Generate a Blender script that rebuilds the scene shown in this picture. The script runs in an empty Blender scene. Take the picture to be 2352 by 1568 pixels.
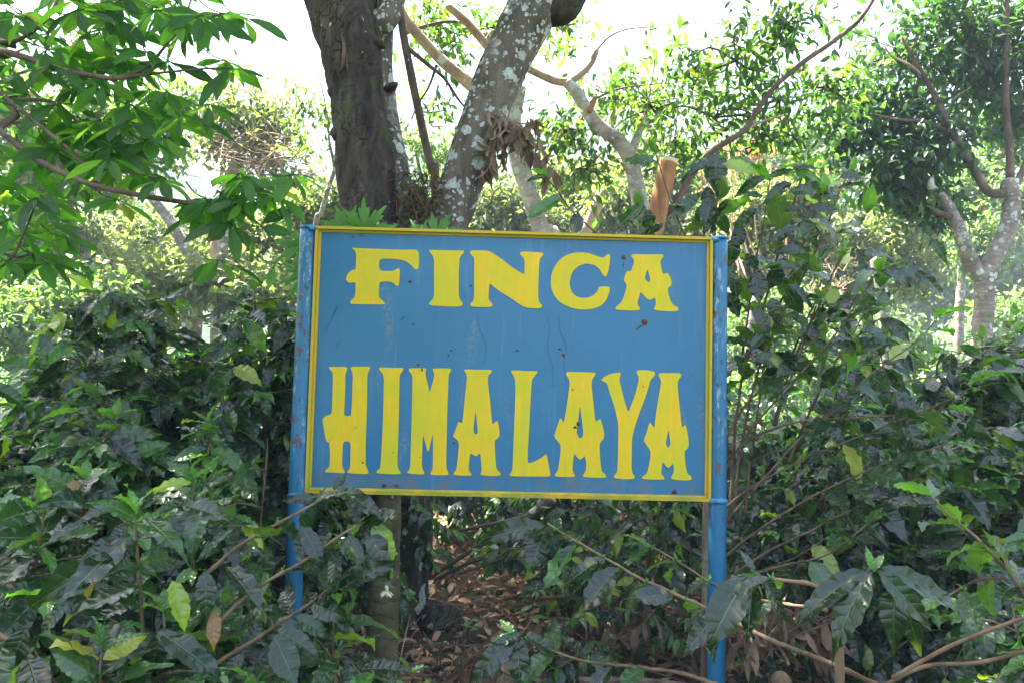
import bpy, math, random
import numpy as np
from mathutils import Vector
from mathutils.geometry import tessellate_polygon
from mathutils.noise import fractal as fnoise

R = np.random.default_rng(11)
PI = math.pi
S = bpy.context.scene
COL = S.collection

# ------------------------------------------------------------------ camera
W, H = 2352.0, 1568.0                     # photo measured at this width
F = W * 24 / 36
CAM = np.array([0, 0, 1.6])
_p, _r = math.radians(3.25), math.radians(1.4)
_fw = np.array([0, math.cos(_p), math.sin(_p)])
_up0 = np.array([0, -math.sin(_p), math.cos(_p)])
_rt0 = np.array([1.0, 0, 0])
RT = _rt0 * math.cos(_r) + _up0 * math.sin(_r)
UP = -_rt0 * math.sin(_r) + _up0 * math.cos(_r)
FW = _fw


def ray(px, py):
    return FW + RT * ((px - W / 2) / F) - UP * ((py - H / 2) / F)


def P(px, py, Y):
    d = ray(px, py)
    return CAM + d * (Y / d[1])


def proj(p):
    q = np.atleast_2d(p) - CAM
    d = q @ FW
    d = np.where(np.abs(d) < 1e-6, 1e-6, d)
    return W / 2 + (q @ RT) / d * F, H / 2 - (q @ UP) / d * F, d


cd = bpy.data.cameras.new('camera')
cam = bpy.data.objects.new('camera', cd)
COL.objects.link(cam)
cd.sensor_width = 36
cd.lens = 24
cd.clip_start = 0.05
cd.clip_end = 3000
from mathutils import Matrix
cam.matrix_world = Matrix(((RT[0], UP[0], -FW[0], CAM[0]), (RT[1], UP[1], -FW[1], CAM[1]), (RT[2], UP[2], -FW[2], CAM[2]), (0, 0, 0, 1)))
S.camera = cam

# ------------------------------------------------------------------ helpers


def norm(a):
    a = np.asarray(a, float)
    return a / np.maximum(np.linalg.norm(a, axis=-1, keepdims=True), 1e-9)


def thing(name, label, cat, loc=(0, 0, 0), group=None):
    o = bpy.data.objects.new(name, None)
    COL.objects.link(o)
    o.location = tuple(float(v) for v in loc)
    o.empty_display_size = 0.1
    o['label'] = label
    o['category'] = cat
    if group:
        o['group'] = group
    return o


class Geo:
    def __init__(s):
        s.v, s.q, s.t, s.uv, s.ti, s.n = [], [], [], [], [], 0
        s.qm, s.tm, s.mi = [], [], 0

    def add(s, v, quads=None, tris=None, uv=None, tint=0.5):
        v = np.asarray(v, float)
        n = len(v)
        s.v.append(v)
        if quads is not None and len(quads):
            s.q.append(np.asarray(quads, np.int64) + s.n)
            s.qm.append(np.full(len(quads), s.mi))
        if tris is not None and len(tris):
            s.t.append(np.asarray(tris, np.int64) + s.n)
            s.tm.append(np.full(len(tris), s.mi))
        s.uv.append(np.zeros((n, 2)) if uv is None else np.asarray(uv, float))
        s.ti.append(np.broadcast_to(np.asarray(tint, float), (n,)).copy())
        s.n += n

    def build(s, name, mat, parent=None, smooth=True, more=()):
        v = np.concatenate(s.v) if s.v else np.zeros((0, 3))
        off = np.array(parent.location) if parent is not None and parent.type == 'EMPTY' else np.zeros(3)
        pp = parent
        while pp is not None and pp.type != 'EMPTY':
            pp = pp.parent
            if pp is not None and pp.type == 'EMPTY':
                off = np.array(pp.location)
        v = v - off
        q = np.concatenate(s.q) if s.q else np.zeros((0, 4), np.int64)
        t = np.concatenate(s.t) if s.t else np.zeros((0, 3), np.int64)
        loops = np.concatenate([q.ravel(), t.ravel()])
        sizes = np.concatenate([np.full(len(q), 4), np.full(len(t), 3)])
        starts = np.concatenate([[0], np.cumsum(sizes)[:-1]]) if len(sizes) else np.zeros(0)
        m = bpy.data.meshes.new(name)
        m.vertices.add(len(v))
        m.vertices.foreach_set('co', v.astype(np.float32).ravel())
        m.loops.add(len(loops))
        m.loops.foreach_set('vertex_index', loops.astype(np.int32))
        m.polygons.add(len(sizes))
        m.polygons.foreach_set('loop_start', starts.astype(np.int32))
        try:
            m.polygons.foreach_set('loop_total', sizes.astype(np.int32))
        except Exception:
            pass
        m.update(calc_edges=True)
        m.validate()
        uv = np.concatenate(s.uv)
        ul = m.uv_layers.new(name='UVMap')
        li = np.zeros(len(m.loops), np.int32)
        m.loops.foreach_get('vertex_index', li)
        ul.data.foreach_set('uv', uv[li].astype(np.float32).ravel())
        a = m.attributes.new('tint', 'FLOAT', 'POINT')
        a.data.foreach_set('value', np.concatenate(s.ti).astype(np.float32))
        m.polygons.foreach_set('use_smooth', np.full(len(m.polygons), smooth))
        m.materials.append(mat)
        if more:
            for k in more:
                m.materials.append(k)
            m.polygons.foreach_set('material_index', np.concatenate(s.qm + s.tm).astype(np.int32))
        o = bpy.data.objects.new(name, m)
        COL.objects.link(o)
        if parent is not None:
            o.parent = parent
        return o


class Branches:
    def __init__(s):
        s.items = []

    def new(s, name='branch'):
        s.items.append((name, Geo()))
        return s.items[-1][1]

    def build(s, mat, parent):
        for n, g in s.items:
            if g.n:
                g.build(n, mat, parent)


def smooth_path(pts, sub=5):
    p = np.asarray(pts, float)
    if len(p) < 3:
        return np.array([p[0] + (p[-1] - p[0]) * t for t in np.linspace(0, 1, sub + 1)])
    q = np.vstack([2 * p[0] - p[1], p, 2 * p[-1] - p[-2]])
    out = []
    for i in range(len(p) - 1):
        a, b, c, d = q[i:i + 4]
        for t in np.arange(sub) / sub:
            out.append(.5 * ((2 * b) + (-a + c) * t + (2 * a - 5 * b + 4 * c - d) * t * t + (-a + 3 * b - 3 * c + d) * t ** 3))
    out.append(p[-1])
    return np.array(out)


def tube(g, path, radii, seg=10, rough=0.0, cap=True, tint=.5, fq=1.0, flat_end=False, bark=0.0):
    if isinstance(g, Branches):
        g = g.new()
    p = np.asarray(path, float)
    n = len(p)
    r = np.interp(np.linspace(0, 1, n), np.linspace(0, 1, len(np.atleast_1d(radii))), np.atleast_1d(radii))
    T = norm(np.gradient(p, axis=0))
    a = np.array([1.0, 0.05, 0.02]) if abs(T[0][0]) < .8 else np.array([0, 1.0, .1])
    U = norm(np.cross(T[0], a))
    Us = []
    for i in range(n):
        U = norm(U - T[i] * U.dot(T[i]))
        Us.append(U)
    Us = np.array(Us)
    Vs = np.cross(T, Us)
    th = np.arange(seg) / seg * 2 * PI
    L = np.concatenate([[0], np.cumsum(np.linalg.norm(np.diff(p, axis=0), axis=1))])
    rr = np.repeat(r[:, None], seg, 1)
    if rough:
        ph = R.uniform(0, 6.28, 12)
        k = 0
        N = np.zeros((n, seg))
        for (m, z, am) in ((1, 2.1, .5), (2, 3.7, .5), (3, 1.3, .5), (5, 6.1, .3), (7, 9.7, .25), (4, 14., .25), (11, 19., .15), (2, 23., .2)):
            N += am * np.sin(m * th[None] + ph[k] + fq * z * L[:, None] + .8 * np.sin(2.3 * fq * L[:, None] + ph[-k - 1]))
            k += 1
        rr = rr * (1 + rough * N) + rough * .12 * R.normal(0, 1, (n, seg)) * rr
    v = p[:, None] + rr[..., None] * (np.cos(th)[None, :, None] * Us[:, None] + np.sin(th)[None, :, None] * Vs[:, None])
    if bark:
        ctr = p[:, None]
        dr = v - ctr
        for i in range(n):
            for j in range(seg):
                x, y, z = v[i, j]
                a = fnoise(Vector((x * 13, y * 13, z * 3.2)), 1.0, 2.0, 4)
                b = abs(fnoise(Vector((x * 20 + 7, y * 20, z * 4.5)), 1.0, 2.0, 3))
                c = fnoise(Vector((x * 5 + 3, y * 5, z * 5)), 1.0, 2.0, 3)
                v[i, j] += dr[i, j] / rr[i, j] * bark * (.7 * a - .9 * max(0, .16 - b) * 5 + .8 * c)
    uv = np.stack([np.repeat(th[None] / (2 * PI), n, 0), np.repeat(L[:, None], seg, 1)], -1)
    idx = np.arange(n * seg).reshape(n, seg)
    a_, b_ = idx[:-1], np.roll(idx, -1, 1)[:-1]
    c_, d_ = np.roll(idx, -1, 1)[1:], idx[1:]
    quads = np.stack([a_, b_, c_, d_], -1).reshape(-1, 4)
    vv = v.reshape(-1, 3)
    uvv = uv.reshape(-1, 2)
    tris = []
    if cap:
        c0, c1 = len(vv), len(vv) + 1
        bump = 0 if flat_end else .5 * r[-1]
        vv = np.vstack([vv, p[0][None], (p[-1] + T[-1] * bump)[None]])
        uvv = np.vstack([uvv, [[.5, 0]], [[.5, L[-1]]]])
        for j in range(seg):
            tris.append((idx[0, (j + 1) % seg], idx[0, j], c0))
            tris.append((idx[-1, j], idx[-1, (j + 1) % seg], c1))
    g.add(vv, quads, tris, uvv, tint)


def leaf_tmpl(nl, nw, width, wav=.02, arch=.2, fold=.08, peak=.85, tip=.12, phase=0., kw=4.5, twist=0.0):
    t = np.linspace(0, 1, nl + 1)
    s = np.linspace(-1, 1, nw + 1)
    w = width * np.sin(PI * np.clip(t, 0, 1) ** peak) ** .85
    w = np.where(t > 1 - 2 * tip, np.minimum(w, width * (.05 + .8 * ((1 - t) / (2 * tip)) ** 1.35)), w)
    w = np.maximum(w, .012)
    Tt, Ss = np.meshgrid(t, s, indexing='ij')
    x = Tt - .06 * arch * Tt ** 3
    y = Ss * w[:, None] * (1 + .07 * np.sin(2 * PI * kw * 2 * Tt + phase) * np.abs(Ss))
    z = -arch * Tt ** 2 + fold * np.abs(Ss) * (w[:, None] / width) + wav * Ss ** 2 * np.sin(2 * PI * kw * Tt + phase + 1.3 * np.sign(Ss))
    z = z + twist * Ss * Tt * width
    v = np.stack([x, y, z], -1).reshape(-1, 3)
    uv = np.stack([(Ss + 1) / 2, Tt], -1).reshape(-1, 2)
    idx = np.arange((nl + 1) * (nw + 1)).reshape(nl + 1, nw + 1)
    q = np.stack([idx[:-1, :-1], idx[1:, :-1], idx[1:, 1:], idx[:-1, 1:]], -1).reshape(-1, 4)
    return v, q, uv


def family(nl, nw, width, n=6, **k):
    out = []
    for i in range(n):
        kk = dict(k)
        kk['arch'] = k.get('arch', .2) * R.uniform(.2, 1.9)
        kk['fold'] = k.get('fold', .08) * R.uniform(.2, 1.6)
        kk['phase'] = R.uniform(0, 6.28)
        kk['kw'] = k.get('kw', 4.5) * R.uniform(.7, 1.2)
        kk['twist'] = R.uniform(-.5, .5)
        out.append(leaf_tmpl(nl, nw, width * R.uniform(.88, 1.12), **kk))
    return out


COF = family(16, 6, .215, 14, wav=.032, arch=.36, fold=.06, peak=.82, tip=.17, kw=4)
COFM = family(9, 4, .215, 10, wav=.03, arch=.34, fold=.05, peak=.82, tip=.16, kw=3)
COFS = family(4, 2, .2, 8, wav=.02, arch=.3, fold=.05, peak=.85, tip=.14, kw=2)
PALM = family(9, 4, .165, 8, wav=.008, arch=.16, fold=.05, peak=1.12, tip=.09, kw=1.5)
MID = family(4, 2, .2, 8, wav=.01, arch=.3, fold=.07, peak=.9, tip=.12, kw=2)
FAR = family(2, 2, .25, 6, wav=0.0, arch=.3, fold=.08, peak=.9, tip=.1)


def leaves(g, fam, pos, d, nrm, scale, tint, wid=1.0):
    pos = np.asarray(pos, float)
    n = len(pos)
    if n == 0:
        return
    X = norm(d)
    Z = np.asarray(nrm, float)
    Z = Z - X * np.sum(Z * X, -1, keepdims=True)
    Z = norm(Z)
    Yv = np.cross(Z, X)
    scale = np.broadcast_to(scale, (n,))
    tint = np.broadcast_to(tint, (n,))
    wid = np.broadcast_to(wid, (n,))
    k = R.integers(0, len(fam), n)
    for i, (v, q, uv) in enumerate(fam):
        m = np.where(k == i)[0]
        if not len(m):
            continue
        sc = scale[m][:, None, None]
        V = pos[m][:, None] + sc * (v[None, :, 0:1] * X[m][:, None] + wid[m][:, None, None] * v[None, :, 1:2] * Yv[m][:, None] + v[None, :, 2:3] * Z[m][:, None])
        nv = len(v)
        Q = q[None] + (np.arange(len(m)) * nv)[:, None, None]
        g.add(V.reshape(-1, 3), Q.reshape(-1, 4), None, np.tile(uv, (len(m), 1)), np.repeat(tint[m], nv))


# ------------------------------------------------------------------ materials
def new_mat(name):
    m = bpy.data.materials.new(name)
    m.use_nodes = True
    nt = m.node_tree
    for n in list(nt.nodes):
        nt.nodes.remove(n)
    out = nt.nodes.new('ShaderNodeOutputMaterial')
    return m, nt, out


def N(nt, t, **k):
    n = nt.nodes.new(t)
    for a, b in k.items():
        if a in n.inputs.keys() if False else False:
            pass
        setattr(n, a, b)
    return n


def L(nt, a, b):
    nt.links.new(a, b)


def math_(nt, op, a, b=None, clamp=False):
    n = nt.nodes.new('ShaderNodeMath')
    n.operation = op
    n.use_clamp = clamp
    for i, v in enumerate((a, b)):
        if v is None:
            continue
        if isinstance(v, (int, float)):
            n.inputs[i].default_value = v
        else:
            nt.links.new(v, n.inputs[i])
    return n.outputs[0]


def ramp(nt, fac, stops, interp='LINEAR'):
    n = nt.nodes.new('ShaderNodeValToRGB')
    n.color_ramp.interpolation = interp
    e = n.color_ramp.elements
    while len(e) < len(stops):
        e.new(.5)
    for el, (p, c) in zip(e, stops):
        el.position = p
        el.color = (*c, 1) if len(c) == 3 else c
    nt.links.new(fac, n.inputs[0])
    return n.outputs[0]


def mixc(nt, fac, a, b, mode='MIX'):
    n = nt.nodes.new('ShaderNodeMix')
    n.data_type = 'RGBA'
    n.blend_type = mode
    if isinstance(fac, (int, float)):
        n.inputs[0].default_value = fac
    else:
        nt.links.new(fac, n.inputs[0])
    for i, v in ((6, a), (7, b)):
        if isinstance(v, tuple):
            n.inputs[i].default_value = (*v, 1)
        else:
            nt.links.new(v, n.inputs[i])
    return n.outputs[2]


def noise(nt, scale, detail=4, rough=.55, vec=None, mapscale=None, dist=0):
    n = nt.nodes.new('ShaderNodeTexNoise')
    n.inputs['Scale'].default_value = scale
    n.inputs['Detail'].default_value = detail
    n.inputs['Roughness'].default_value = rough
    n.inputs['Distortion'].default_value = dist
    if vec is None:
        vec = nt.nodes.new('ShaderNodeTexCoord').outputs['Object']
    if mapscale:
        mp = nt.nodes.new('ShaderNodeMapping')
        mp.inputs['Scale'].default_value = mapscale
        nt.links.new(vec, mp.inputs['Vector'])
        vec = mp.outputs[0]
    nt.links.new(vec, n.inputs['Vector'])
    return n.outputs['Fac']


def thr(nt, v, lo, hi):
    n = nt.nodes.new('ShaderNodeMapRange')
    n.interpolation_type = 'SMOOTHSTEP'
    n.inputs[1].default_value = lo
    n.inputs[2].default_value = hi
    nt.links.new(v, n.inputs[0])
    return n.outputs[0]


def bump(nt, h, strength=.5, dist=.01, prev=None):
    n = nt.nodes.new('ShaderNodeBump')
    n.inputs['Strength'].default_value = strength
    n.inputs['Distance'].default_value = dist
    nt.links.new(h, n.inputs['Height'])
    if prev is not None:
        nt.links.new(prev, n.inputs['Normal'])
    return n.outputs[0]


def prin(nt, out, color, rough=.6, spec=.4, nrm=None):
    b = nt.nodes.new('ShaderNodeBsdfPrincipled')
    if isinstance(color, tuple):
        b.inputs['Base Color'].default_value = (*color, 1)
    else:
        nt.links.new(color, b.inputs['Base Color'])
    if isinstance(rough, (int, float)):
        b.inputs['Roughness'].default_value = rough
    else:
        nt.links.new(rough, b.inputs['Roughness'])
    b.inputs['Specular IOR Level'].default_value = spec
    if nrm is not None:
        nt.links.new(nrm, b.inputs['Normal'])
    if out is not None:
        nt.links.new(b.outputs[0], out.inputs['Surface'])
    return b


def leaf_mat(name, stops, trans=.35, tcol=(1.6, 1.5, .5), rough=.42, spec=.5, veins=0, spots=0.0, backpale=.0):
    m, nt, out = new_mat(name)
    at = nt.nodes.new('ShaderNodeAttribute')
    at.attribute_name = 'tint'
    col = ramp(nt, at.outputs['Fac'], stops)
    nz = noise(nt, 14, 3)
    col = mixc(nt, 1.0, col, ramp(nt, nz, [(.25, (.72, .75, .7)), (.75, (1.22, 1.2, 1.15))]), 'MULTIPLY')
    nrm = None
    if veins:
        uv = nt.nodes.new('ShaderNodeUVMap')
        uv.uv_map = 'UVMap'
        sp = nt.nodes.new('ShaderNodeSeparateXYZ')
        L(nt, uv.outputs[0], sp.inputs[0])
        au = math_(nt, 'ABSOLUTE', math_(nt, 'SUBTRACT', sp.outputs[0], .5))
        ph = math_(nt, 'SUBTRACT', math_(nt, 'MULTIPLY', sp.outputs[1], veins * 2 * PI), math_(nt, 'MULTIPLY', au, 9.0))
        wv = math_(nt, 'ABSOLUTE', math_(nt, 'SINE', math_(nt, 'MULTIPLY', ph, .5)))
        wv = math_(nt, 'POWER', wv, .6)
        rib = thr(nt, au, 0.0, .05)
        h = math_(nt, 'MULTIPLY', wv, rib)
        nrm = bump(nt, h, .42, .003)
        n2 = noise(nt, 55, 3)
        nrm = bump(nt, n2, .3, .0035, nrm)
        line = math_(nt, 'SUBTRACT', 1.0, thr(nt, au, .008, .022))
        vl = math_(nt, 'MULTIPLY', math_(nt, 'SUBTRACT', 1.0, thr(nt, wv, .06, .2)), .06)
        lf = math_(nt, 'MAXIMUM', math_(nt, 'MULTIPLY', line, .5), vl)
        col = mixc(nt, lf, col, mixc(nt, .5, col, (.22, .34, .12)))
    if spots:
        sn = noise(nt, 26, 2, .4)
        mk = thr(nt, sn, .735 - .04 * spots, .76 - .04 * spots)
        col = mixc(nt, mk, col, (.16, .085, .03))
        yn = noise(nt, 9, 2, .4)
        col = mixc(nt, math_(nt, 'MULTIPLY', thr(nt, yn, .68, .8), .7), col, (.3, .3, .03))
    if backpale:
        geo = nt.nodes.new('ShaderNodeNewGeometry')
        col = mixc(nt, math_(nt, 'MULTIPLY', geo.outputs['Backfacing'], backpale), col, mixc(nt, .6, col, (.16, .22, .1)))
    rg = ramp(nt, noise(nt, 21, 3), [(.3, (rough - .1,) * 3), (.75, (rough + .2,) * 3)])
    b = prin(nt, None, col, rg, spec, nrm)
    if veins and spots > .5:
        b.inputs['Coat Weight'].default_value = .06
        b.inputs['Coat Roughness'].default_value = .3
        b.inputs['Coat Tint'].default_value = (.97, 1, .97, 1)
    tr = nt.nodes.new('ShaderNodeBsdfTranslucent')
    tc = mixc(nt, 1.0, col, tcol, 'MULTIPLY')
    L(nt, tc, tr.inputs['Color'])
    mx = nt.nodes.new('ShaderNodeMixShader')
    mx.inputs[0].default_value = trans
    L(nt, b.outputs[0], mx.inputs[1])
    L(nt, tr.outputs[0], mx.inputs[2])
    L(nt, mx.outputs[0], out.inputs['Surface'])
    return m


M = {}
M['coffee'] = leaf_mat('coffee_leaf', [(0, (.008, .019, .009)), (.45, (.013, .034, .012)), (.75, (.03, .08, .018)), (.9, (.075, .19, .035)), (.95, (.30, .33, .03)), (1, (.21, .10, .035))],
                       .31, (2.5, 3.6, .5), .21, .72, veins=7.5, spots=.7, backpale=.5)
M['palmate'] = leaf_mat('palmate_leaf', [(0, (.02, .06, .012)), (.5, (.034, .11, .014)), (.85, (.06, .17, .018)), (.94, (.09, .22, .02)), (1, (.28, .23, .03))],
                        .6, (2.7, 3.3, .8), .42, .45, veins=9, spots=.3, backpale=.4)
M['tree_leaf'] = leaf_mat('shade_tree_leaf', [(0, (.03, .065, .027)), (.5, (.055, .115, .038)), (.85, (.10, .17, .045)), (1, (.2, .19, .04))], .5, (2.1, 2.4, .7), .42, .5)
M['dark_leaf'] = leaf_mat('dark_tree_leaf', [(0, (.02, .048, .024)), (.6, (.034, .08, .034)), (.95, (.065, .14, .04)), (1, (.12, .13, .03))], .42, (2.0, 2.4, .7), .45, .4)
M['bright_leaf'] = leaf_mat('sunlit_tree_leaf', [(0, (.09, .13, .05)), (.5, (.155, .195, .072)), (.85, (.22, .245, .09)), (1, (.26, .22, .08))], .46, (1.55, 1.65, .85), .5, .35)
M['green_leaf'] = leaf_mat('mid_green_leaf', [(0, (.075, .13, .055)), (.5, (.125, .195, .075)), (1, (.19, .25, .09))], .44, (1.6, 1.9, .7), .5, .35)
M['papaya'] = leaf_mat('papaya_leaf', [(0, (.05, .15, .025)), (1, (.09, .22, .03))], .45, (1.7, 1.9, .5), .5, .35)
M['dry_leaf'] = leaf_mat('dry_leaf', [(0, (.15, .09, .06)), (.35, (.27, .165, .108)), (.65, (.40, .255, .17)), (.85, (.52, .34, .21)), (.94, (.5, .24, .11)), (1, (.16, .2, .07))], .12, (1.3, 1.1, .8), .65, .25)
M['grey_dry'] = leaf_mat('withered_leaf', [(0, (.12, .08, .055)), (.6, (.22, .155, .11)), (1, (.31, .21, .14))], .22, (1.3, 1.1, .8), .7, .2, veins=7)
M['red_dry'] = leaf_mat('reddish_dry_leaf', [(0, (.24, .12, .07)), (1, (.38, .2, .11))], .35, (1.3, 1.1, .7), .6, .2)


def bark_mat(name, c1, c2, lichen=0.0, ring=0.0, stretch=(9, 9, 1.6), bumpd=.02, moss=0.0, lscale=9.0, crack=.5):
    m, nt, out = new_mat(name)
    n1 = noise(nt, 1.5, 6, .65, None, stretch)
    n2 = noise(nt, 3.0, 4)
    col = ramp(nt, n1, [(.28, tuple(.45 * v for v in c1)), (.45, c1), (.7, c2)])
    col = mixc(nt, 1.0, col, ramp(nt, n2, [(.3, (.7, .7, .7)), (.7, (1.25, 1.22, 1.2))]), 'MULTIPLY')
    h = n1
    vo = nt.nodes.new('ShaderNodeTexVoronoi')
    vo.feature = 'DISTANCE_TO_EDGE'
    vo.inputs['Scale'].default_value = 2.2
    tc = nt.nodes.new('ShaderNodeTexCoord')
    mp = nt.nodes.new('ShaderNodeMapping')
    mp.inputs['Scale'].default_value = (stretch[0] * .75, stretch[1] * .75, stretch[2] * 1.6)
    L(nt, tc.outputs['Object'], mp.inputs[0])
    dz = noise(nt, 2.2, 3)
    ad = nt.nodes.new('ShaderNodeVectorMath')
    ad.operation = 'ADD'
    L(nt, mp.outputs[0], ad.inputs[0])
    dzs = math_(nt, 'MULTIPLY', dz, 2.2)
    L(nt, dzs, ad.inputs[1])
    L(nt, ad.outputs[0], vo.inputs['Vector'])
    cr = math_(nt, 'MULTIPLY', math_(nt, 'SUBTRACT', 1.0, thr(nt, vo.outputs[0], .0, .07)), math_(nt, 'MULTIPLY', thr(nt, n2, .42, .58), crack))
    col = mixc(nt, cr, col, tuple(.3 * v for v in c1))
    h = math_(nt, 'SUBTRACT', h, math_(nt, 'MULTIPLY', cr, .5))
    if ring:
        uv = nt.nodes.new('ShaderNodeUVMap')
        uv.uv_map = 'UVMap'
        sp = nt.nodes.new('ShaderNodeSeparateXYZ')
        L(nt, uv.outputs[0], sp.inputs[0])
        rn = math_(nt, 'SINE', math_(nt, 'ADD', math_(nt, 'MULTIPLY', sp.outputs[1], ring), math_(nt, 'MULTIPLY', n2, 9.0)))
        rn = math_(nt, 'POWER', math_(nt, 'ABSOLUTE', rn), .35)
        col = mixc(nt, math_(nt, 'MULTIPLY', math_(nt, 'SUBTRACT', 1.0, rn), .5), col, tuple(.5 * v for v in c1))
        h = math_(nt, 'ADD', h, math_(nt, 'MULTIPLY', rn, .5))
    if lichen:
        mk = None
        dn = nt.nodes.new('ShaderNodeTexNoise')
        dn.inputs['Scale'].default_value = 34
        dn.inputs['Detail'].default_value = 3
        tc2 = nt.nodes.new('ShaderNodeTexCoord')
        L(nt, tc2.outputs['Object'], dn.inputs['Vector'])
        for ls, sharp in ((lscale, .05), (lscale * 1.9, .06), (lscale * 3.3, .08)):
            v2 = nt.nodes.new('ShaderNodeTexVoronoi')
            v2.inputs['Scale'].default_value = ls
            ad = nt.nodes.new('ShaderNodeVectorMath')
            ad.operation = 'MULTIPLY_ADD'
            ad.inputs[1].default_value = (.028, .028, .028)
            L(nt, dn.outputs['Color'], ad.inputs[0])
            L(nt, tc2.outputs['Object'], ad.inputs[2])
            L(nt, ad.outputs[0], v2.inputs['Vector'])
            sep = nt.nodes.new('ShaderNodeSeparateColor')
            L(nt, v2.outputs['Color'], sep.inputs[0])
            rad = math_(nt, 'MULTIPLY', math_(nt, 'SUBTRACT', sep.outputs[0], 1 - lichen), .62 / max(lichen, .1))
            m1 = thr(nt, math_(nt, 'SUBTRACT', rad, v2.outputs['Distance']), 0, sharp)
            mk = m1 if mk is None else math_(nt, 'MAXIMUM', mk, m1)
        mk = math_(nt, 'MULTIPLY', mk, thr(nt, noise(nt, 3.5, 2), .30, .46))
        big = noise(nt, 2.4, 3)
        fl = math_(nt, 'MULTIPLY', thr(nt, noise(nt, 30, 5, .7), .46, .58), math_(nt, 'MULTIPLY', thr(nt, big, .52, .64), 1.0 if lichen > .2 else 0.1))
        mk2 = math_(nt, 'MULTIPLY', math_(nt, 'MAXIMUM', mk, math_(nt, 'MULTIPLY', fl, .85)), thr(nt, noise(nt, 90, 4, .7), .3, .5))
        lc = mixc(nt, sep.outputs[1], (.40, .48, .43), (.62, .60, .56))
        col = mixc(nt, math_(nt, 'MULTIPLY', mk2, .9), col, lc)
        h = math_(nt, 'ADD', h, math_(nt, 'MULTIPLY', mk2, .15))
    if moss:
        mk = math_(nt, 'MULTIPLY', thr(nt, noise(nt, 5, 5, .65), .58 - .1 * moss, .68), .75)
        col = mixc(nt, mk, col, (.06, .075, .02))
    fine = noise(nt, 60, 4, .65)
    nb = bump(nt, h, .9, bumpd)
    nb = bump(nt, fine, .4, bumpd * .25, nb)
    prin(nt, out, col, .88, .18, nb)
    return m


M['bark_dark'] = bark_mat('dark_bark', (.042, .032, .025), (.100, .076, .056), .05, bumpd=.03, stretch=(9, 9, 2.6), moss=.3, lscale=7, crack=.75)
M['bark_lichen'] = bark_mat('lichen_bark', (.115, .092, .068), (.20, .16, .122), .56, bumpd=.016, moss=.35, lscale=11, crack=.3)
M['bark_wet'] = bark_mat('mossy_base_bark', (.04, .035, .028), (.085, .07, .055), .14, bumpd=.03, moss=.7, lscale=7, crack=.9)
M['bark_pale'] = bark_mat('pale_bark', (.19, .16, .13), (.33, .29, .245), .3, ring=55., stretch=(3, 3, 7), bumpd=.008, lscale=6, crack=.1)
M['bark_sunny'] = bark_mat('sunlit_pale_bark', (.36, .30, .25), (.50, .43, .36), .3, ring=55., stretch=(3, 3, 7), bumpd=.006, lscale=6, crack=.1)  # lit copy of the pale bark, sunshine painted in as a lighter colour
M['bark_tan'] = bark_mat('tan_bark', (.36, .245, .17), (.48, .345, .25), .08, stretch=(6, 6, 4), bumpd=.006, lscale=6, crack=.1)
M['bark_brown'] = bark_mat('brown_branch_bark', (.095, .065, .048), (.165, .115, .085), .05, stretch=(8, 8, 3), bumpd=.005, crack=.1)
M['bark_orange'] = bark_mat('peeled_stub_bark', (.30, .14, .06), (.42, .22, .10), 0, stretch=(8, 8, 2), bumpd=.006, crack=.2)
M['papaya_bark'] = bark_mat('papaya_bark', (.105, .088, .046), (.19, .165, .095), .08, ring=38., stretch=(5, 5, 6), bumpd=.014, crack=.15, moss=.25)
M['coffee_stem'] = bark_mat('coffee_stem', (.115, .075, .045), (.235, .17, .11), 0, stretch=(10, 10, 4), bumpd=.004, crack=.1)
M['stake'] = bark_mat('weathered_wood', (.15, .125, .085), (.27, .23, .165), 0, stretch=(12, 12, 2), bumpd=.006, crack=.6)
M['twig'] = bark_mat('twig', (.17, .105, .08), (.28, .19, .14), 0, stretch=(10, 10, 3), bumpd=.004, crack=.1)
M['moss'] = leaf_mat('moss', [(0, (.04, .05, .012)), (.5, (.09, .10, .025)), (.8, (.12, .08, .04)), (1, (.18, .12, .07))], .1, (1.3, 1.3, .6), .8, .1)


def simple(name, col, rough=.7, spec=.3, ns=8, var=.25, bumpd=0.0):
    m, nt, out = new_mat(name)
    c = mixc(nt, 1.0, col, ramp(nt, noise(nt, ns, 5), [(.3, (1 - var,) * 3), (.7, (1 + var,) * 3)]), 'MULTIPLY')
    nb = bump(nt, noise(nt, ns * 4, 5), .6, bumpd) if bumpd else None
    prin(nt, out, c, rough, spec, nb)
    return m


M['cutwood'] = simple('cut_wood', (.62, .46, .28), .7, .2, 20, .2)
M['bamboo'] = simple('bamboo', (.42, .27, .09), .4, .4, 12, .25)
M['plastic'] = simple('plastic_wrapper', (.5, .56, .52), .25, .5, 25, .45)
M['flower'] = simple('flower_petal', (.75, .7, .45), .5, .3, 20, .1)
M['bud'] = simple('green_bud', (.16, .27, .06), .5, .3, 20, .2)


def soil_mat():
    m, nt, out = new_mat('soil')
    n1 = noise(nt, 3, 8, .65)
    n2 = noise(nt, 28, 6, .7)
    c = ramp(nt, n1, [(.3, (.045, .03, .02)), (.55, (.085, .058, .038)), (.75, (.13, .09, .06))])
    c = mixc(nt, 1.0, c, ramp(nt, n2, [(.3, (.55, .55, .55)), (.7, (1.35, 1.3, 1.25))]), 'MULTIPLY')
    far = noise(nt, .08, 5, .6)
    c = mixc(nt, thr(nt, far, .36, .5), c, (.035, .055, .018))
    prin(nt, out, c, .95, .1, bump(nt, n2, .8, .03))
    return m


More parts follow.
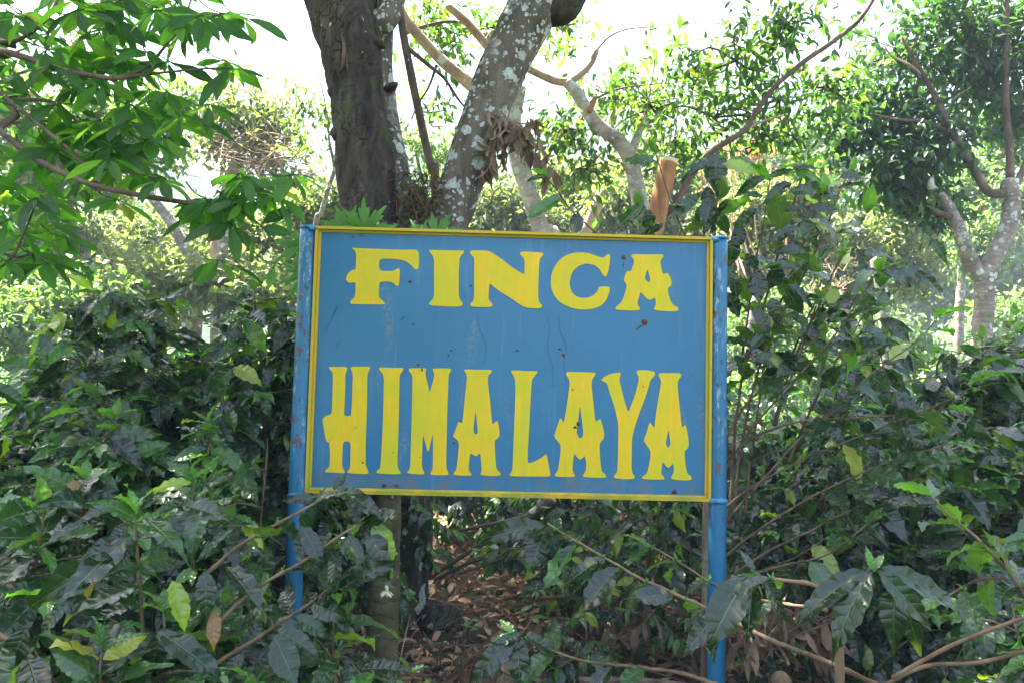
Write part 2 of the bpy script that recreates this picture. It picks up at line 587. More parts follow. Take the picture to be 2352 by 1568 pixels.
def hill_mat():
    m, nt, out = new_mat('wooded_hillside')
    n1 = noise(nt, .05, 8, .7)
    n2 = noise(nt, .4, 6, .7)
    c = ramp(nt, n1, [(.3, (.03, .055, .03)), (.55, (.05, .085, .035)), (.75, (.09, .12, .045))])
    c = mixc(nt, 1.0, c, ramp(nt, n2, [(.3, (.5, .5, .5)), (.7, (1.4, 1.4, 1.4))]), 'MULTIPLY')
    prin(nt, out, c, .95, .1, bump(nt, n2, 1, 1.2))
    return m


M['soil'] = soil_mat()
M['hill'] = hill_mat()


def paint_blue(post=False):
    m, nt, out = new_mat('blue_post_paint' if post else 'blue_panel_paint')
    base = (.0125, .127, .245)
    big = noise(nt, 2.2, 4)
    c = mixc(nt, 1.0, base, ramp(nt, big, [(.3, (.9, .92, .95)), (.7, (1.12, 1.08, 1.04))]), 'MULTIPLY')
    nb = None
    rg = .38
    if post:
        h1 = noise(nt, 5, 6, .7, None, (7, 7, 1.3))
        h2 = noise(nt, 40, 5, .7, None, (1, 1, .6))
        sp = nt.nodes.new('ShaderNodeSeparateXYZ')
        L(nt, nt.nodes.new('ShaderNodeTexCoord').outputs['Object'], sp.inputs[0])
        hi = thr(nt, sp.outputs[2], .75, 1.5)
        wear = math_(nt, 'MULTIPLY', thr(nt, h1, .52, .63), math_(nt, 'MULTIPLY', thr(nt, h2, .44, .56), hi))
        c = mixc(nt, math_(nt, 'MULTIPLY', wear, .85), c, (.30, .38, .44))
        h3 = noise(nt, 28, 4, .6, None, (1, 1, .55))
        rust = math_(nt, 'MULTIPLY', thr(nt, h3, .615, .635), hi)
        c = mixc(nt, rust, c, (.13, .035, .018))
        cr = noise(nt, 50, 3, .6, None, (1.6, 1.6, .5))
        crk = math_(nt, 'MULTIPLY', thr(nt, cr, .60, .63), hi)
        c = mixc(nt, crk, c, (.03, .04, .05))
        hh = math_(nt, 'ADD', h2, math_(nt, 'MULTIPLY', rust, -1.2))
        nb = bump(nt, hh, .6, .003)
        rg = .42
    else:
        st = noise(nt, 3.0, 5, .6, None, (2.6, 1, .8))
        gr = noise(nt, 60, 5, .7)
        dirt = math_(nt, 'MULTIPLY', thr(nt, st, .54, .74), thr(nt, gr, .40, .62))
        c = mixc(nt, math_(nt, 'MULTIPLY', dirt, .75), c, (.19, .21, .19))
        st2 = noise(nt, 3.4, 3, .6, None, (5, 1, .35))
        c = mixc(nt, math_(nt, 'MULTIPLY', thr(nt, st2, .56, .78), .35), c, (.17, .27, .34))
        sk = noise(nt, 17, 3, .5)
        c = mixc(nt, math_(nt, 'MULTIPLY', thr(nt, sk, .735, .755), .9), c, (.10, .035, .025))
        sp = nt.nodes.new('ShaderNodeSeparateXYZ')
        L(nt, nt.nodes.new('ShaderNodeTexCoord').outputs['Object'], sp.inputs[0])
        low = math_(nt, 'SUBTRACT', 1.0, thr(nt, sp.outputs[2], 1.14, 1.24))
        c = mixc(nt, math_(nt, 'MULTIPLY', low, math_(nt, 'MULTIPLY', thr(nt, noise(nt, 9, 5, .7), .42, .66), .75)), c, (.12, .115, .10))
        nb = bump(nt, noise(nt, 3.2, 3), .35, .02)
        nb = bump(nt, noise(nt, 220, 2), .05, .002, nb)
    prin(nt, out, c, rg, .5, nb)
    return m


def paint_yellow(frame=False):
    m, nt, out = new_mat('yellow_frame_paint' if frame else 'yellow_letter_paint')
    a = noise(nt, 5, 3)
    c = ramp(nt, a, [(.33, (.51, .45, .016)), (.5, (.62, .44, .013)), (.68, (.70, .42, .011))])
    if not frame:
        v = noise(nt, 13, 3, .5, None, (1, 1, .45))
        c = mixc(nt, math_(nt, 'MULTIPLY', thr(nt, v, .57, .72), .55), c, (.80, .47, .012))
        sk = noise(nt, 30, 3, .5)
        c = mixc(nt, math_(nt, 'MULTIPLY', thr(nt, sk, .74, .76), .8), c, (.12, .06, .02))
        br = noise(nt, 9, 4, .6, None, (7, 1, .8))
        c = mixc(nt, 1.0, c, ramp(nt, br, [(.3, (.93, .95, .9)), (.7, (1.05, 1.03, 1.05))]), 'MULTIPLY')
        gz = noise(nt, 3.1, 4)
        c = mixc(nt, math_(nt, 'MULTIPLY', thr(nt, gz, .46, .66), .75), c, (.46, .44, .02))
    else:
        c = mixc(nt, 1.0, c, (.78, .76, 1.6), 'MULTIPLY')
        sp = nt.nodes.new('ShaderNodeSeparateXYZ')
        L(nt, nt.nodes.new('ShaderNodeTexCoord').outputs['Object'], sp.inputs[0])
        low = math_(nt, 'SUBTRACT', 1.0, thr(nt, sp.outputs[2], 1.11, 1.15))
        g = math_(nt, 'MULTIPLY', low, thr(nt, noise(nt, 11, 5, .7), .36, .62))
        c = mixc(nt, math_(nt, 'MULTIPLY', g, .8), c, (.22, .24, .025))
        rs = thr(nt, noise(nt, 10, 5, .65), .69, .74)
        c = mixc(nt, math_(nt, 'MULTIPLY', rs, .85), c, (.14, .06, .025))
        c = mixc(nt, math_(nt, 'MULTIPLY', thr(nt, noise(nt, 45, 4), .64, .72), .5), c, (.2, .16, .03))
    prin(nt, out, c, .55, .25, bump(nt, noise(nt, 120, 3), .1, .002))
    return m


M['blue'] = paint_blue()
M['bluepost'] = paint_blue(True)
M['yellow'] = paint_yellow()
M['yframe'] = paint_yellow(True)
M['rust'] = simple('rust_patch', (.12, .04, .028), .85, .15, 60, .5)
M['scratch'] = simple('scratch', (.05, .08, .10), .8, .1, 30, .3)
M['weld'] = simple('weld_paint', (.05, .19, .34), .5, .4, 40, .5, .006)

# ------------------------------------------------------------------ the sign
YAW = math.radians(-1.0)
SN = np.array([math.sin(YAW), math.cos(YAW), 0])
SU = np.array([math.cos(YAW), -math.sin(YAW), 0])
SD = 3.0 * SN[1]


def on_sign(px, py, off=0.0):
    """photo point -> (u, z) on the sign plane"""
    d = ray(px, py)
    t = (SD - off) / d.dot(SN)
    p = CAM + d * t
    return p.dot(SU), p[2]


def SP(u, z, off=0.0):
    return SU * u + SN * (SD - off) + np.array([0, 0, z])


sign = thing('farm_sign', 'blue metal farm sign lettered FINCA HIMALAYA in yellow, on two blue posts', 'sign', SP(.05, 0))
U0, U1, Z0, Z1 = -.8215, .931, 1.0975, 2.2535
FRW = .027
# panel (thin box, slightly dished)
g = Geo()
nu, nz = 40, 28
uu = np.linspace(U0 + .02, U1 - .02, nu + 1)
zz = np.linspace(Z0 + .02, Z1 - .02, nz + 1)
ph = R.uniform(0, 6.28, 6)


def dish(u, z):
    return .0025 * (np.sin(3.1 * u + ph[0]) * np.sin(4.2 * z + ph[1]) + .6 * np.sin(7.3 * u + ph[2]) * np.sin(6.1 * z + ph[3]))


for off in (0.0, -.004):
    vv = np.array([SP(u, z, dish(u, z) + off) for z in zz for u in uu])
    idx = np.arange((nu + 1) * (nz + 1)).reshape(nz + 1, nu + 1)
    q = np.stack([idx[:-1, :-1], idx[:-1, 1:], idx[1:, 1:], idx[1:, :-1]], -1).reshape(-1, 4)
    if off:
        q = q[:, ::-1]
    g.add(vv, q)
gp = g


def chaikin(p, n=2):
    p = np.asarray(p, float)
    for _ in range(n):
        nx = np.roll(p, -1, 0)
        p = np.stack([.8 * p + .2 * nx, .2 * p + .8 * nx], 1).reshape(-1, 2)
    return p


ZR = {1: (1150, 880, 2.6133), 2: (2000, 880, 2.4758), 3: (1150, 1420, 2.6133), 4: (2000, 1420, 2.4758)}


def z2d(r, x, y):
    ox, oy, s = ZR[r]
    return (ox + x / s) / 1.7415, (oy + y / s) / 1.7415


def raised(g, loops, off=.0015, th=.0012, n=2, tint=.5):
    """flat painted shape from photo-traced loops, laid on the panel"""
    L3 = []
    for lp in loops:
        pts = chaikin([on_sign(*p) for p in lp], n)
        keep = [pts[0]]
        for q in pts[1:]:
            if np.hypot(*(q - keep[-1])) > .0006:
                keep.append(q)
        L3.append(np.array(keep))
    tr = tessellate_polygon([[Vector((a, b, 0)) for a, b in lp] for lp in L3])
    fl = np.concatenate(L3)
    top = np.array([SP(a, b, off + th + dish(a, b)) for a, b in fl])
    bot = np.array([SP(a, b, dish(a, b) - .001) for a, b in fl])
    n0 = len(fl)
    tris = []
    for t in tr:
        a, b, c = t
        p, q, r = fl[a], fl[b], fl[c]
        ar = (q[0] - p[0]) * (r[1] - p[1]) - (r[0] - p[0]) * (q[1] - p[1])
        if abs(ar) < 1e-12:
            continue
        tris.append((a, b, c) if ar > 0 else (a, c, b))
    quads = []
    s = 0
    for lp in L3:
        m = len(lp)
        for i in range(m):
            a, b = s + i, s + (i + 1) % m
            quads.append((a, b, b + n0, a + n0))
        s += m
    g.add(np.vstack([top, bot]), quads, tris, None, tint)


def n2(r, s):
    v = [float(t) for t in s.split()]
    return [z2d(r, v[i], v[i + 1]) for i in range(0, len(v), 2)]


LET = []
LET.append([n2(1, "680 292 760 300 1000 308 1200 315 1340 312 1370 335 1376 400 1372 500 1352 524 1330 518 1290 470 1220 425 1120 410 1000 408 968 420 958 450 958 500 972 525 1000 537 1110 537 1145 515 1165 507 1176 525 1172 620 1165 690 1148 697 1125 680 1100 655 1060 645 985 650 960 660 957 720 955 800 975 830 1010 855 1022 872 1005 886 850 884 670 882 655 868 665 845 700 815 712 780 715 660 700 652 670 660 635 657 612 625 620 590 645 550 680 525 715 520 718 440 720 360 705 325 682 305")])
LET.append([n2(1, "1490 315 1560 318 1740 322 1840 322 1850 340 1815 375 1797 410 1792 520 1790 700 1790 800 1810 845 1833 870 1830 895 1790 908 1640 905 1500 895 1480 880 1490 860 1525 825 1533 780 1532 600 1533 420 1520 375 1490 345 1480 328")])
LET.append([n2(1, "1905 340 1920 322 2000 320 2090 325 2130 340 2240 410 2350 500") + n2(2, "230 540 243 530 245 400 230 375 200 345 197 325 220 314 330 320 420 325 432 340 420 360 395 385 388 420 382 560 378 700 380 790 395 825 418 845 412 868 380 877 250 868 200 840 100 770") + n2(1, "2220 750 2130 680 2115 665 2108 690 2105 750 2100 820 2115 850 2145 880 2140 905 2110 913 1930 910 1908 893 1915 870 1945 845 1950 800 1950 600 1953 420 1945 390 1915 360")])
LET.append([n2(2, "1085 342 1095 365 1085 440 1070 520 1050 562 1030 558 1010 530 980 480 930 445 850 433 780 455 725 505 700 560 690 630 700 690 725 735 770 765 830 777 890 765 940 735 970 700 978 662 1030 660 1090 662 1085 710 1060 780 1020 835 980 862 920 882 830 890 740 882 650 850 580 805 535 745 508 680 502 610 510 540 530 480 570 420 620 370 680 340 740 326 820 322 880 330 940 350 1000 375 1035 370 1055 348 1072 338")])
LET.append([n2(2, "1300 355 1310 340 1450 343 1605 342 1620 360 1610 380 1588 405 1590 450 1605 520 1618 540 1640 530 1662 527 1680 560 1697 600 1698 640 1680 665 1660 680 1668 740 1685 800 1710 840 1755 865 1770 885 1750 908 1640 905 1535 895 1522 880 1535 860 1545 830 1535 768 1515 785 1480 793 1450 780 1420 745 1390 712 1375 770 1357 825 1370 855 1388 875 1382 893 1320 900 1160 892 1140 880 1150 862 1195 825 1215 790 1240 720 1255 660 1250 630 1225 605 1228 580 1250 520 1265 508 1300 508 1315 460 1330 410 1320 385 1303 370"),
            n2(2, "1460 487 1470 520 1490 605 1470 622 1430 585 1445 530")])
LET.append([n2(3, "435 130 450 118 530 120 615 118 627 130 620 165 605 200 605 300 600 450 592 580 592 632 660 634 668 600 675 450 683 250 685 190 665 150 660 130 680 118 770 118 860 116 867 130 855 160 838 195 835 300 832 500 825 700 818 900 815 1100 818 1160 840 1200 850 1225 835 1240 730 1238 632 1228 622 1212 645 1190 655 1160 657 1050 660 898 580 898 575 1000 568 1150 580 1185 598 1215 590 1232 500 1225 395 1220 388 1208 410 1190 435 1165 443 1120 445 1020 438 905 408 907 395 850 380 760 365 680 370 660 400 632 455 615 465 580 470 450 475 300 475 200 470 170 445 150")])
LET.append([n2(3, "955 140 965 125 1080 130 1205 130 1214 143 1200 170 1172 210 1170 350 1165 600 1158 850 1150 1050 1148 1150 1160 1195 1185 1220 1180 1240 1100 1243 940 1232 925 1220 940 1200 965 1180 975 1120 985 950 998 700 1005 450 1008 250 1000 195 975 165")])
LET.append([n2(3, "1268 150 1275 135 1360 135 1440 133 1450 145 1440 190 1455 260 1475 340 1488 390 1505 330 1530 240 1535 185 1520 155 1520 138 1610 135 1705 138 1715 150 1700 175 1683 205 1678 400 1670 600 1665 850 1660 1050 1658 1150 1670 1200 1687 1230 1675 1250 1580 1250 1500 1245 1493 1230 1510 1205 1520 1170 1523 1000 1520 800 1500 900 1470 1020 1445 930 1415 815 1408 1000 1403 1150 1415 1195 1433 1225 1425 1243 1340 1240 1260 1230 1250 1218 1275 1190 1285 1140 1290 950 1297 700 1303 450 1308 250 1300 195 1278 170")])
LET.append([n2(3, "1845 160 1855 145 1990 150 2125 150 2138 162 2125 185 2095 215 2095 300 2115 450 2130 620 2140 720 2165 705 2193 678 2205 720 2218 800 2215 845 2190 870 2165 890 2170 1000 2178 1150 2190 1190 2225 1225 2230 1245 2205 1257 2100 1257 2025 1248 2016 1235 2030 1210 2028 1150 2015 1015 1990 1040 1968 1053 1940 1035 1912 1018 1900 1100 1893 1190 1910 1220 1927 1240 1920 1254 1830 1254 1745 1248 1733 1235 1745 1215 1765 1195 1778 1100 1790 980 1795 920 1780 885 1735 850 1732 835 1760 770 1790 685 1815 710 1828 705 1840 600 1855 430 1872 280 1875 210 1860 180"),
            n2(3, "1968 570 1980 700 1992 805 1972 828 1955 820 1942 780 1952 690")])
LET.append([n2(4, "110 155 120 147 240 153 370 155 373 170 350 195 315 240 308 350 300 500 290 700 278 900 272 1070 330 1055 390 1025 430 1000 460 967 475 1050 495 1150 500 1185 485 1197 300 1197 105 1193 92 1180 115 1150 125 1110 130 950 138 750 147 550 152 350 150 250 135 200 113 172")])
LET.append([n2(4, "652 180 665 162 800 165 935 170 948 182 930 210 908 245 908 330 925 480 940 620 947 655 970 642 993 625 1005 660 1025 740 1033 790 1020 830 985 870 985 950 995 1080 1005 1145 1045 1180 1052 1200 1030 1210 930 1208 825 1202 817 1188 835 1165 853 1130 852 1050 840 990 820 1015 795 1030 765 1015 735 960 722 1050 715 1130 730 1165 743 1185 738 1200 650 1202 550 1197 540 1180 555 1160 575 1135 585 1060 600 950 600 890 580 860 540 810 540 780 565 700 597 615 615 640 628 670 640 620 660 500 680 350 692 270 680 230 658 200"),
            n2(4, "790 490 805 600 825 760 820 800 793 825 765 790 757 760 770 680 782 560")])
LET.append([n2(4, "1002 243 1020 220 1080 185 1185 167 1197 180 1180 230 1195 310 1230 450 1270 568 1295 500 1340 380 1372 260 1375 215 1355 180 1350 160 1370 145 1450 145 1530 160 1537 185 1520 215 1490 240 1470 320 1430 440 1370 590 1335 700 1305 820 1303 1000 1300 1130 1310 1165 1335 1195 1325 1220 1240 1225 1140 1215 1122 1200 1135 1180 1160 1150 1165 1050 1170 850 1170 700 1165 650 1130 500 1085 370 1065 290 1045 265 1010 252")])
LET.append([n2(4, "1568 200 1580 173 1680 175 1780 175 1797 195 1785 220 1760 250 1760 330 1775 480 1790 640 1800 718 1820 700 1838 683 1855 760 1868 850 1865 915 1830 940 1825 980 1835 1080 1850 1165 1890 1195 1900 1215 1880 1235 1790 1235 1705 1225 1690 1210 1705 1180 1720 1150 1720 1110 1710 1065 1690 1095 1663 1112 1640 1095 1610 1048 1600 1110 1592 1165 1610 1190 1628 1210 1620 1227 1540 1227 1415 1222 1400 1208 1420 1190 1455 1165 1475 1080 1490 980 1485 940 1460 900 1425 850 1425 830 1455 750 1482 655 1500 685 1530 718 1535 640 1555 500 1580 350 1598 260 1580 220"),
            n2(4, "1667 730 1678 800 1690 880 1665 915 1645 890 1640 870 1652 800")])
# chips and scratches on the panel
g = gp
g.mi = 1


def blob(r, cx, cy, rx, ry, rot=0, k=9):
    a = np.arange(k) / k * 2 * PI
    rr = R.uniform(.6, 1.15, k)
    x, y = rx * rr * np.cos(a), ry * rr * np.sin(a)
    c, s = math.cos(rot), math.sin(rot)
    return [z2d(r, cx + c * i - s * j, cy + s * i + c * j) for i, j in zip(x, y)]


CH = [(2, 1430, 1015, 38, 32, .6), (2, 1385, 1055, 28, 7, -.6), (2, 1357, 1080, 9, 9), (1, 1715, 1360, 18, 9), (1, 1682, 1413, 11, 10), (1, 1760, 1345, 10, 6), (1, 1730, 1328, 10, 4), (1, 1705, 1458, 8, 5), (1, 1733, 1388, 7, 4), (1, 1677, 1447, 6, 5),
      (2, 592, 1272, 15, 13), (2, 630, 1335, 18, 18), (1, 1283, 645, 16, 14), (1, 1318, 1085, 11, 16), (2, 1228, 370, 22, 24, .5), (2, 1222, 450, 4, 36), (4, 770, 675, 22, 26), (4, 740, 710, 26, 14, .4), (2, 170, 1290, 10, 14), (1, 1917, 690, 12, 10), (1, 1365, 1510, 14, 12), (3, 1405, 150, 10, 18), (3, 1107, 1012, 7, 9), (3, 785, 1120, 9, 16),
      (4, 1725, 1350, 26, 30), (4, 717, 340, 9, 9), (1, 685, 180, 10, 8), (3, 1745, 915, 16, 9), (3, 1010, 1360, 26, 22), (3, 1135, 1360, 24, 20)]
for c in CH:
    raised(g, [blob(*c)], off=.003, n=1)
g.mi = 2


def scratch(r, pts, w):
    p = np.array([on_sign(*z2d(r, *q)) for q in pts])
    p = smooth_path(np.c_[p, np.zeros(len(p))], 4)[:, :2]
    d = norm(np.gradient(p, axis=0))
    nn = np.c_[-d[:, 1], d[:, 0]] * w
    a, b = p + nn, p - nn
    v = np.array([SP(u, z, .0035 + dish(u, z)) for u, z in np.vstack([a, b])])
    k = len(p)
    q = [(i, i + k, i + k + 1, i + 1) for i in range(k - 1)]
    g.add(v, q)


scratch(1, [(395, 1170), (430, 1095), (475, 1000)], .0007)
scratch(1, [(475, 1000), (500, 950), (524, 905)], .0022)
scratch(1, [(1185, 1050), (1215, 1010)], .0016)
scratch(1, [(510, 1305), (545, 1270)], .0013)
scratch(1, [(1985, 1030), (2010, 1140), (2055, 1250), (2080, 1360), (2065, 1450), (2040, 1515)], .0006)
scratch(2, [(475, 945), (475, 1010), (497, 1110), (470, 1230), (485, 1340), (510, 1400), (525, 1470)], .0006)
scratch(2, [(585, 935), (592, 1090), (630, 1175), (655, 1260), (640, 1360), (632, 1470)], .0006)
scratch(4, [(525, 110), (527, 298), (590, 290), (650, 270), (630, 110)], .0006)
panel = gp.build('panel', M['blue'], sign, smooth=True, more=(M['rust'], M['scratch']))

g = Geo()
for lp in LET[:5]:
    raised(g, lp)
w1 = g.build('lettering', M['yellow'], panel, smooth=False)
w1['label'] = 'yellow painted word FINCA'
g = Geo()
for lp in LET[5:]:
    raised(g, lp)
w2 = g.build('lettering', M['yellow'], panel, smooth=False)
w2['label'] = 'yellow painted word HIMALAYA'

# frame: stepped profile swept round the rectangle (mitred corners)
prof = [(0, -.012), (0, .026), (.012, .026), (.0125, .008), (.022, .006), (.022, .001), (.016, -.012)]   # (inset, towards viewer)
g = Geo()
corn = [(U0, Z0, 1, 1), (U1, Z0, -1, 1), (U1, Z1, -1, -1), (U0, Z1, 1, -1)]
v = [SP(a + sx * i, b + sz * i, o) for (a, b, sx, sz) in corn for (i, o) in prof]
k = len(prof)
q = []
for c in range(4):
    for j in range(k):
        a, b = c * k + j, c * k + (j + 1) % k
        a2, b2 = ((c + 1) % 4) * k + j, ((c + 1) % 4) * k + (j + 1) % k
        q.append((a, a2, b2, b))
g.add(v, q)
fr = g.build('frame', M['yframe'], sign, smooth=False)
for u, ztop, zw in ((-.858, 2.250, 1.085), (.966, 2.254, 1.1)):
    g = Geo()
    path = [SP(u, z, .004 * math.sin(z * 2)) for z in np.linspace(-.1, ztop, 40)]
    tube(g, path, [.0385, .038, .0375], 28, .004, flat_end=True)
    po = g.build('post', M['bluepost'], sign)
    g = Geo()
    tube(g, [SP(u, ztop - .006), SP(u, ztop), SP(u, ztop + .005)], [.0388, .0395, .037], 24, .025, flat_end=True)
    g.build('end_cap', M['weld'], po)
    g = Geo()
    s = 1 if u < 0 else -1
    tube(g, smooth_path([SP(u - s * .03, zw, .02), SP(u, zw + .004, .042), SP(u + s * .036, zw - .002, .022)], 5), [.012, .014, .012], 10, .12)
    g.build('weld_bead', M['weld'], po)
    g = Geo()
    tube(g, smooth_path([SP(u + s * .012, ztop - .012, .03), SP(u + s * .045, ztop - .008, .018)], 4), [.011, .008], 8, .12)
    g.build('weld_bead', M['weld'], po)

# timber prop behind the right post
wp = thing('timber_stake', 'weathered thin wooden stake tied behind the right-hand blue post', 'stake', P(1622, 1500, 3.2) * [1, 1, 0])
g = Geo()
b0 = P(1622, 1500, 3.2)
tube(g, [b0 * [1, 1, 0], b0 * [1, 1, 0] + [0, 0, .5], b0 * [1, 1, 0] + [0, 0, 1.08]], [.026, .024, .022], 10, .08)
g.build('shaft', M['stake'], wp)

# ------------------------------------------------------------------ ground, hill, air
g = Geo()
xs = np.concatenate([np.linspace(-240, -30, 10), np.linspace(-20, 20, 61), np.linspace(30, 240, 10)])
ys = np.concatenate([np.linspace(-60, -10, 5), np.linspace(-5, 30, 61), np.linspace(40, 240, 10)])


def gz(x, y):
    x, y = np.asarray(x, float), np.asarray(y, float)
    z = .05 * np.sin(1.3 * x + .5) * np.sin(1.7 * y) + .03 * np.sin(3.1 * x + y)
    z = z - .55 * np.clip((y - 9) / 10, 0, 1) + .09 * np.clip(x - 2, 0, 8) * np.clip((y - 3) / 4, 0, 1)
    return z


X, Y = np.meshgrid(xs, ys, indexing='xy')
v = np.stack([X, Y, gz(X, Y)], -1).reshape(-1, 3)
nx, ny = len(xs), len(ys)
idx = np.arange(nx * ny).reshape(ny, nx)
g.add(v, np.stack([idx[:-1, :-1], idx[:-1, 1:], idx[1:, 1:], idx[1:, :-1]], -1).reshape(-1, 4))
go = g.build('ground', M['soil'])
go['kind'] = 'structure'

g = Geo()
nx, ny = 150, 60
xs = np.linspace(-240, 240, nx + 1)
ys = np.linspace(60, 240, ny + 1)
X, Y = np.meshgrid(xs, ys, indexing='xy')
rise = np.clip((Y - 60) / 130, 0, 1)
rid = 74 + 9 * np.sin(X / 40 + .6) + 5 * np.sin(X / 19 + 2) + 3 * np.sin(X / 9) - .0005 * X ** 2
Z = -2 + rid * (rise ** 1.15) * np.where(Y > 190, 1 - (Y - 190) / 250, 1)
Z += rise * (3 * np.sin(X / 13 + Y / 17) + 1.8 * np.sin(X / 5 - Y / 8) + 1.1 * R.normal(0, 1, X.shape))
v = np.stack([X, Y, Z], -1).reshape(-1, 3)
idx = np.arange((nx + 1) * (ny + 1)).reshape(ny + 1, nx + 1)
g.add(v, np.stack([idx[:-1, :-1], idx[:-1, 1:], idx[1:, 1:], idx[1:, :-1]], -1).reshape(-1, 4))
ho = g.build('hill', M['hill'])
ho['kind'] = 'structure'

HAZE = .0045
m, nt, out = new_mat('haze_air')
pv = nt.nodes.new('ShaderNodeVolumePrincipled')
pv.inputs['Color'].default_value = (.53, .60, .70, 1)
pv.inputs['Density'].default_value = HAZE
pv.inputs['Anisotropy'].default_value = -.4
L(nt, pv.outputs[0], out.inputs['Volume'])
g = Geo()
b = [(x, y, z) for x in (-260, 260) for y in (-70, 260) for z in (-7, 96)]
g.add(b, [(0, 1, 3, 2), (4, 6, 7, 5), (0, 4, 5, 1), (2, 3, 7, 6), (0, 2, 6, 4), (1, 5, 7, 3)])
hz = g.build('haze', m, smooth=False)
hz['kind'] = 'stuff'

# ------------------------------------------------------------------ vegetation tools


def keep_mask(pos, length=.1):
    """prune what would grow through the sign or hang over its face"""
    px, py, d = proj(pos)
    y = pos[:, 1]
    u = pos @ SU
    thru = (np.abs(y - 3.0) < length * .9 + .03) & (u > -1.0) & (u < 1.1) & (pos[:, 2] > .95) & (pos[:, 2] < 2.4)
    over = (y < 3.1) & (px > 650) & (px < 1700) & (py > 480) & (py < 1190)
    post = (y < 3.0) & (px > 630) & (px < 705) & (py > 1150) & (py < 1425) & (R.random(len(pos)) < .85)
    return ~(thru | over | post)


def shoot(gb, gl, pts, r0=.006, r1=.0025, leaf=.13, start=.3, step=.05, fam=None, tint=(.1, .75), prune=True, droop=.3, seg=7, yellow=.03, tip=True, jit=1.0, facing=.25, skip=.1):
    """one leafy coffee shoot: stem tube plus opposite leaf pairs"""
    fam = fam or COF
    if isinstance(gb, Branches):
        gb = gb.new()
    p = smooth_path(pts, 6)
    if fam is COF:
        Lq = np.concatenate([[0], np.cumsum(np.linalg.norm(np.diff(p, axis=0), axis=1))])
        sq = np.arange(0, Lq[-1], .011)
        pq = np.stack([np.interp(sq, Lq, p[:, i]) for i in range(3)], -1)
        pq = pq + np.cumsum(R.normal(0, .0006, pq.shape), 0)
        rq = np.interp(sq, [0, Lq[-1]], [r0, r1]) * (1 + .32 * np.exp(-(((sq % .066) - .033) / .007) ** 2))
        if len(sq) > 3:
            tube(gb, pq, rq, seg, .04)
    else:
        tube(gb, p, [r0, r1], seg, .04)
    Ls = np.concatenate([[0], np.cumsum(np.linalg.norm(np.diff(p, axis=0), axis=1))])
    s = np.arange(start * Ls[-1], Ls[-1], step)
    if not len(s):
        return
    pos = np.stack([np.interp(s, Ls, p[:, i]) for i in range(3)], -1)
    T = norm(np.stack([np.interp(s, Ls, np.gradient(p[:, i], Ls)) for i in range(3)], -1))
    up = np.array([0, 0, 1.0])
    side = norm(np.cross(T, up) + 1e-6)
    upl = np.cross(side, T)
    allp, alld, alln, alls, allt = [], [], [], [], []
    for sg in (-1, 1):
        n = len(s)
        roll = R.normal(0, .45 * jit, n)[:, None]
        sd = side * np.cos(roll) + upl * np.sin(roll)
        d = T * R.uniform(.25, .75, n)[:, None] + sg * sd * R.uniform(.7, 1.1, n)[:, None] + np.array([0, 0, -1]) * (droop + R.normal(0, .22 * jit, n))[:, None] + R.normal(0, .12, (n, 3))
        nr = up + R.normal(0, .35 * jit, (n, 3)) + facing * norm(CAM - pos)
        frac = s / Ls[-1]
        sc = leaf * R.uniform(.72, 1.12, n) * np.where(frac > .9, .75, 1)
        tt = R.uniform(*tint, n) + .15 * (frac > .88)
        tt = np.where(R.random(n) < yellow, R.uniform(.91, .96, n), tt)
        kp = R.random(n) > skip
        allp.append(pos[kp] + d[kp] * .006)
        alld.append(d[kp])
        alln.append(nr[kp])
        alls.append(sc[kp])
        allt.append(tt[kp])
    if fam is COF and not prune:
        for q in range(len(s)):
            m = R.integers(2, 6)
            allp.append(np.repeat(pos[q][None], m, 0) + R.normal(0, .003, (m, 3)))
            alld.append(R.normal(0, 1, (m, 3)) + [0, 0, .5])
            alln.append(R.normal(0, 1, (m, 3)))
            alls.append(R.uniform(.010, .022, m))
            allt.append(np.full(m, .89))
    if tip:
        for k in range(3):
            allp.append(p[-1:])
            alld.append((T[-1] * .7 + side[-1] * (k - 1) * .8 + np.array([0, 0, .1]) + R.normal(0, .15, 3))[None])
            alln.append((up + R.normal(0, .3, 3))[None])
            alls.append(np.array([leaf * R.uniform(.4, .7)]))
            allt.append(np.array([R.uniform(.75, .9)]))
    A = [np.concatenate(z) for z in (allp, alld, alln, alls, allt)]
    if prune:
        k = keep_mask(A[0] + norm(A[1]) * (A[3] * .5)[:, None], leaf) & keep_mask(A[0] + norm(A[1]) * A[3][:, None], leaf)
        A = [z[k] for z in A]
    leaves(gl, fam, A[0], A[1], A[2], A[3], A[4])


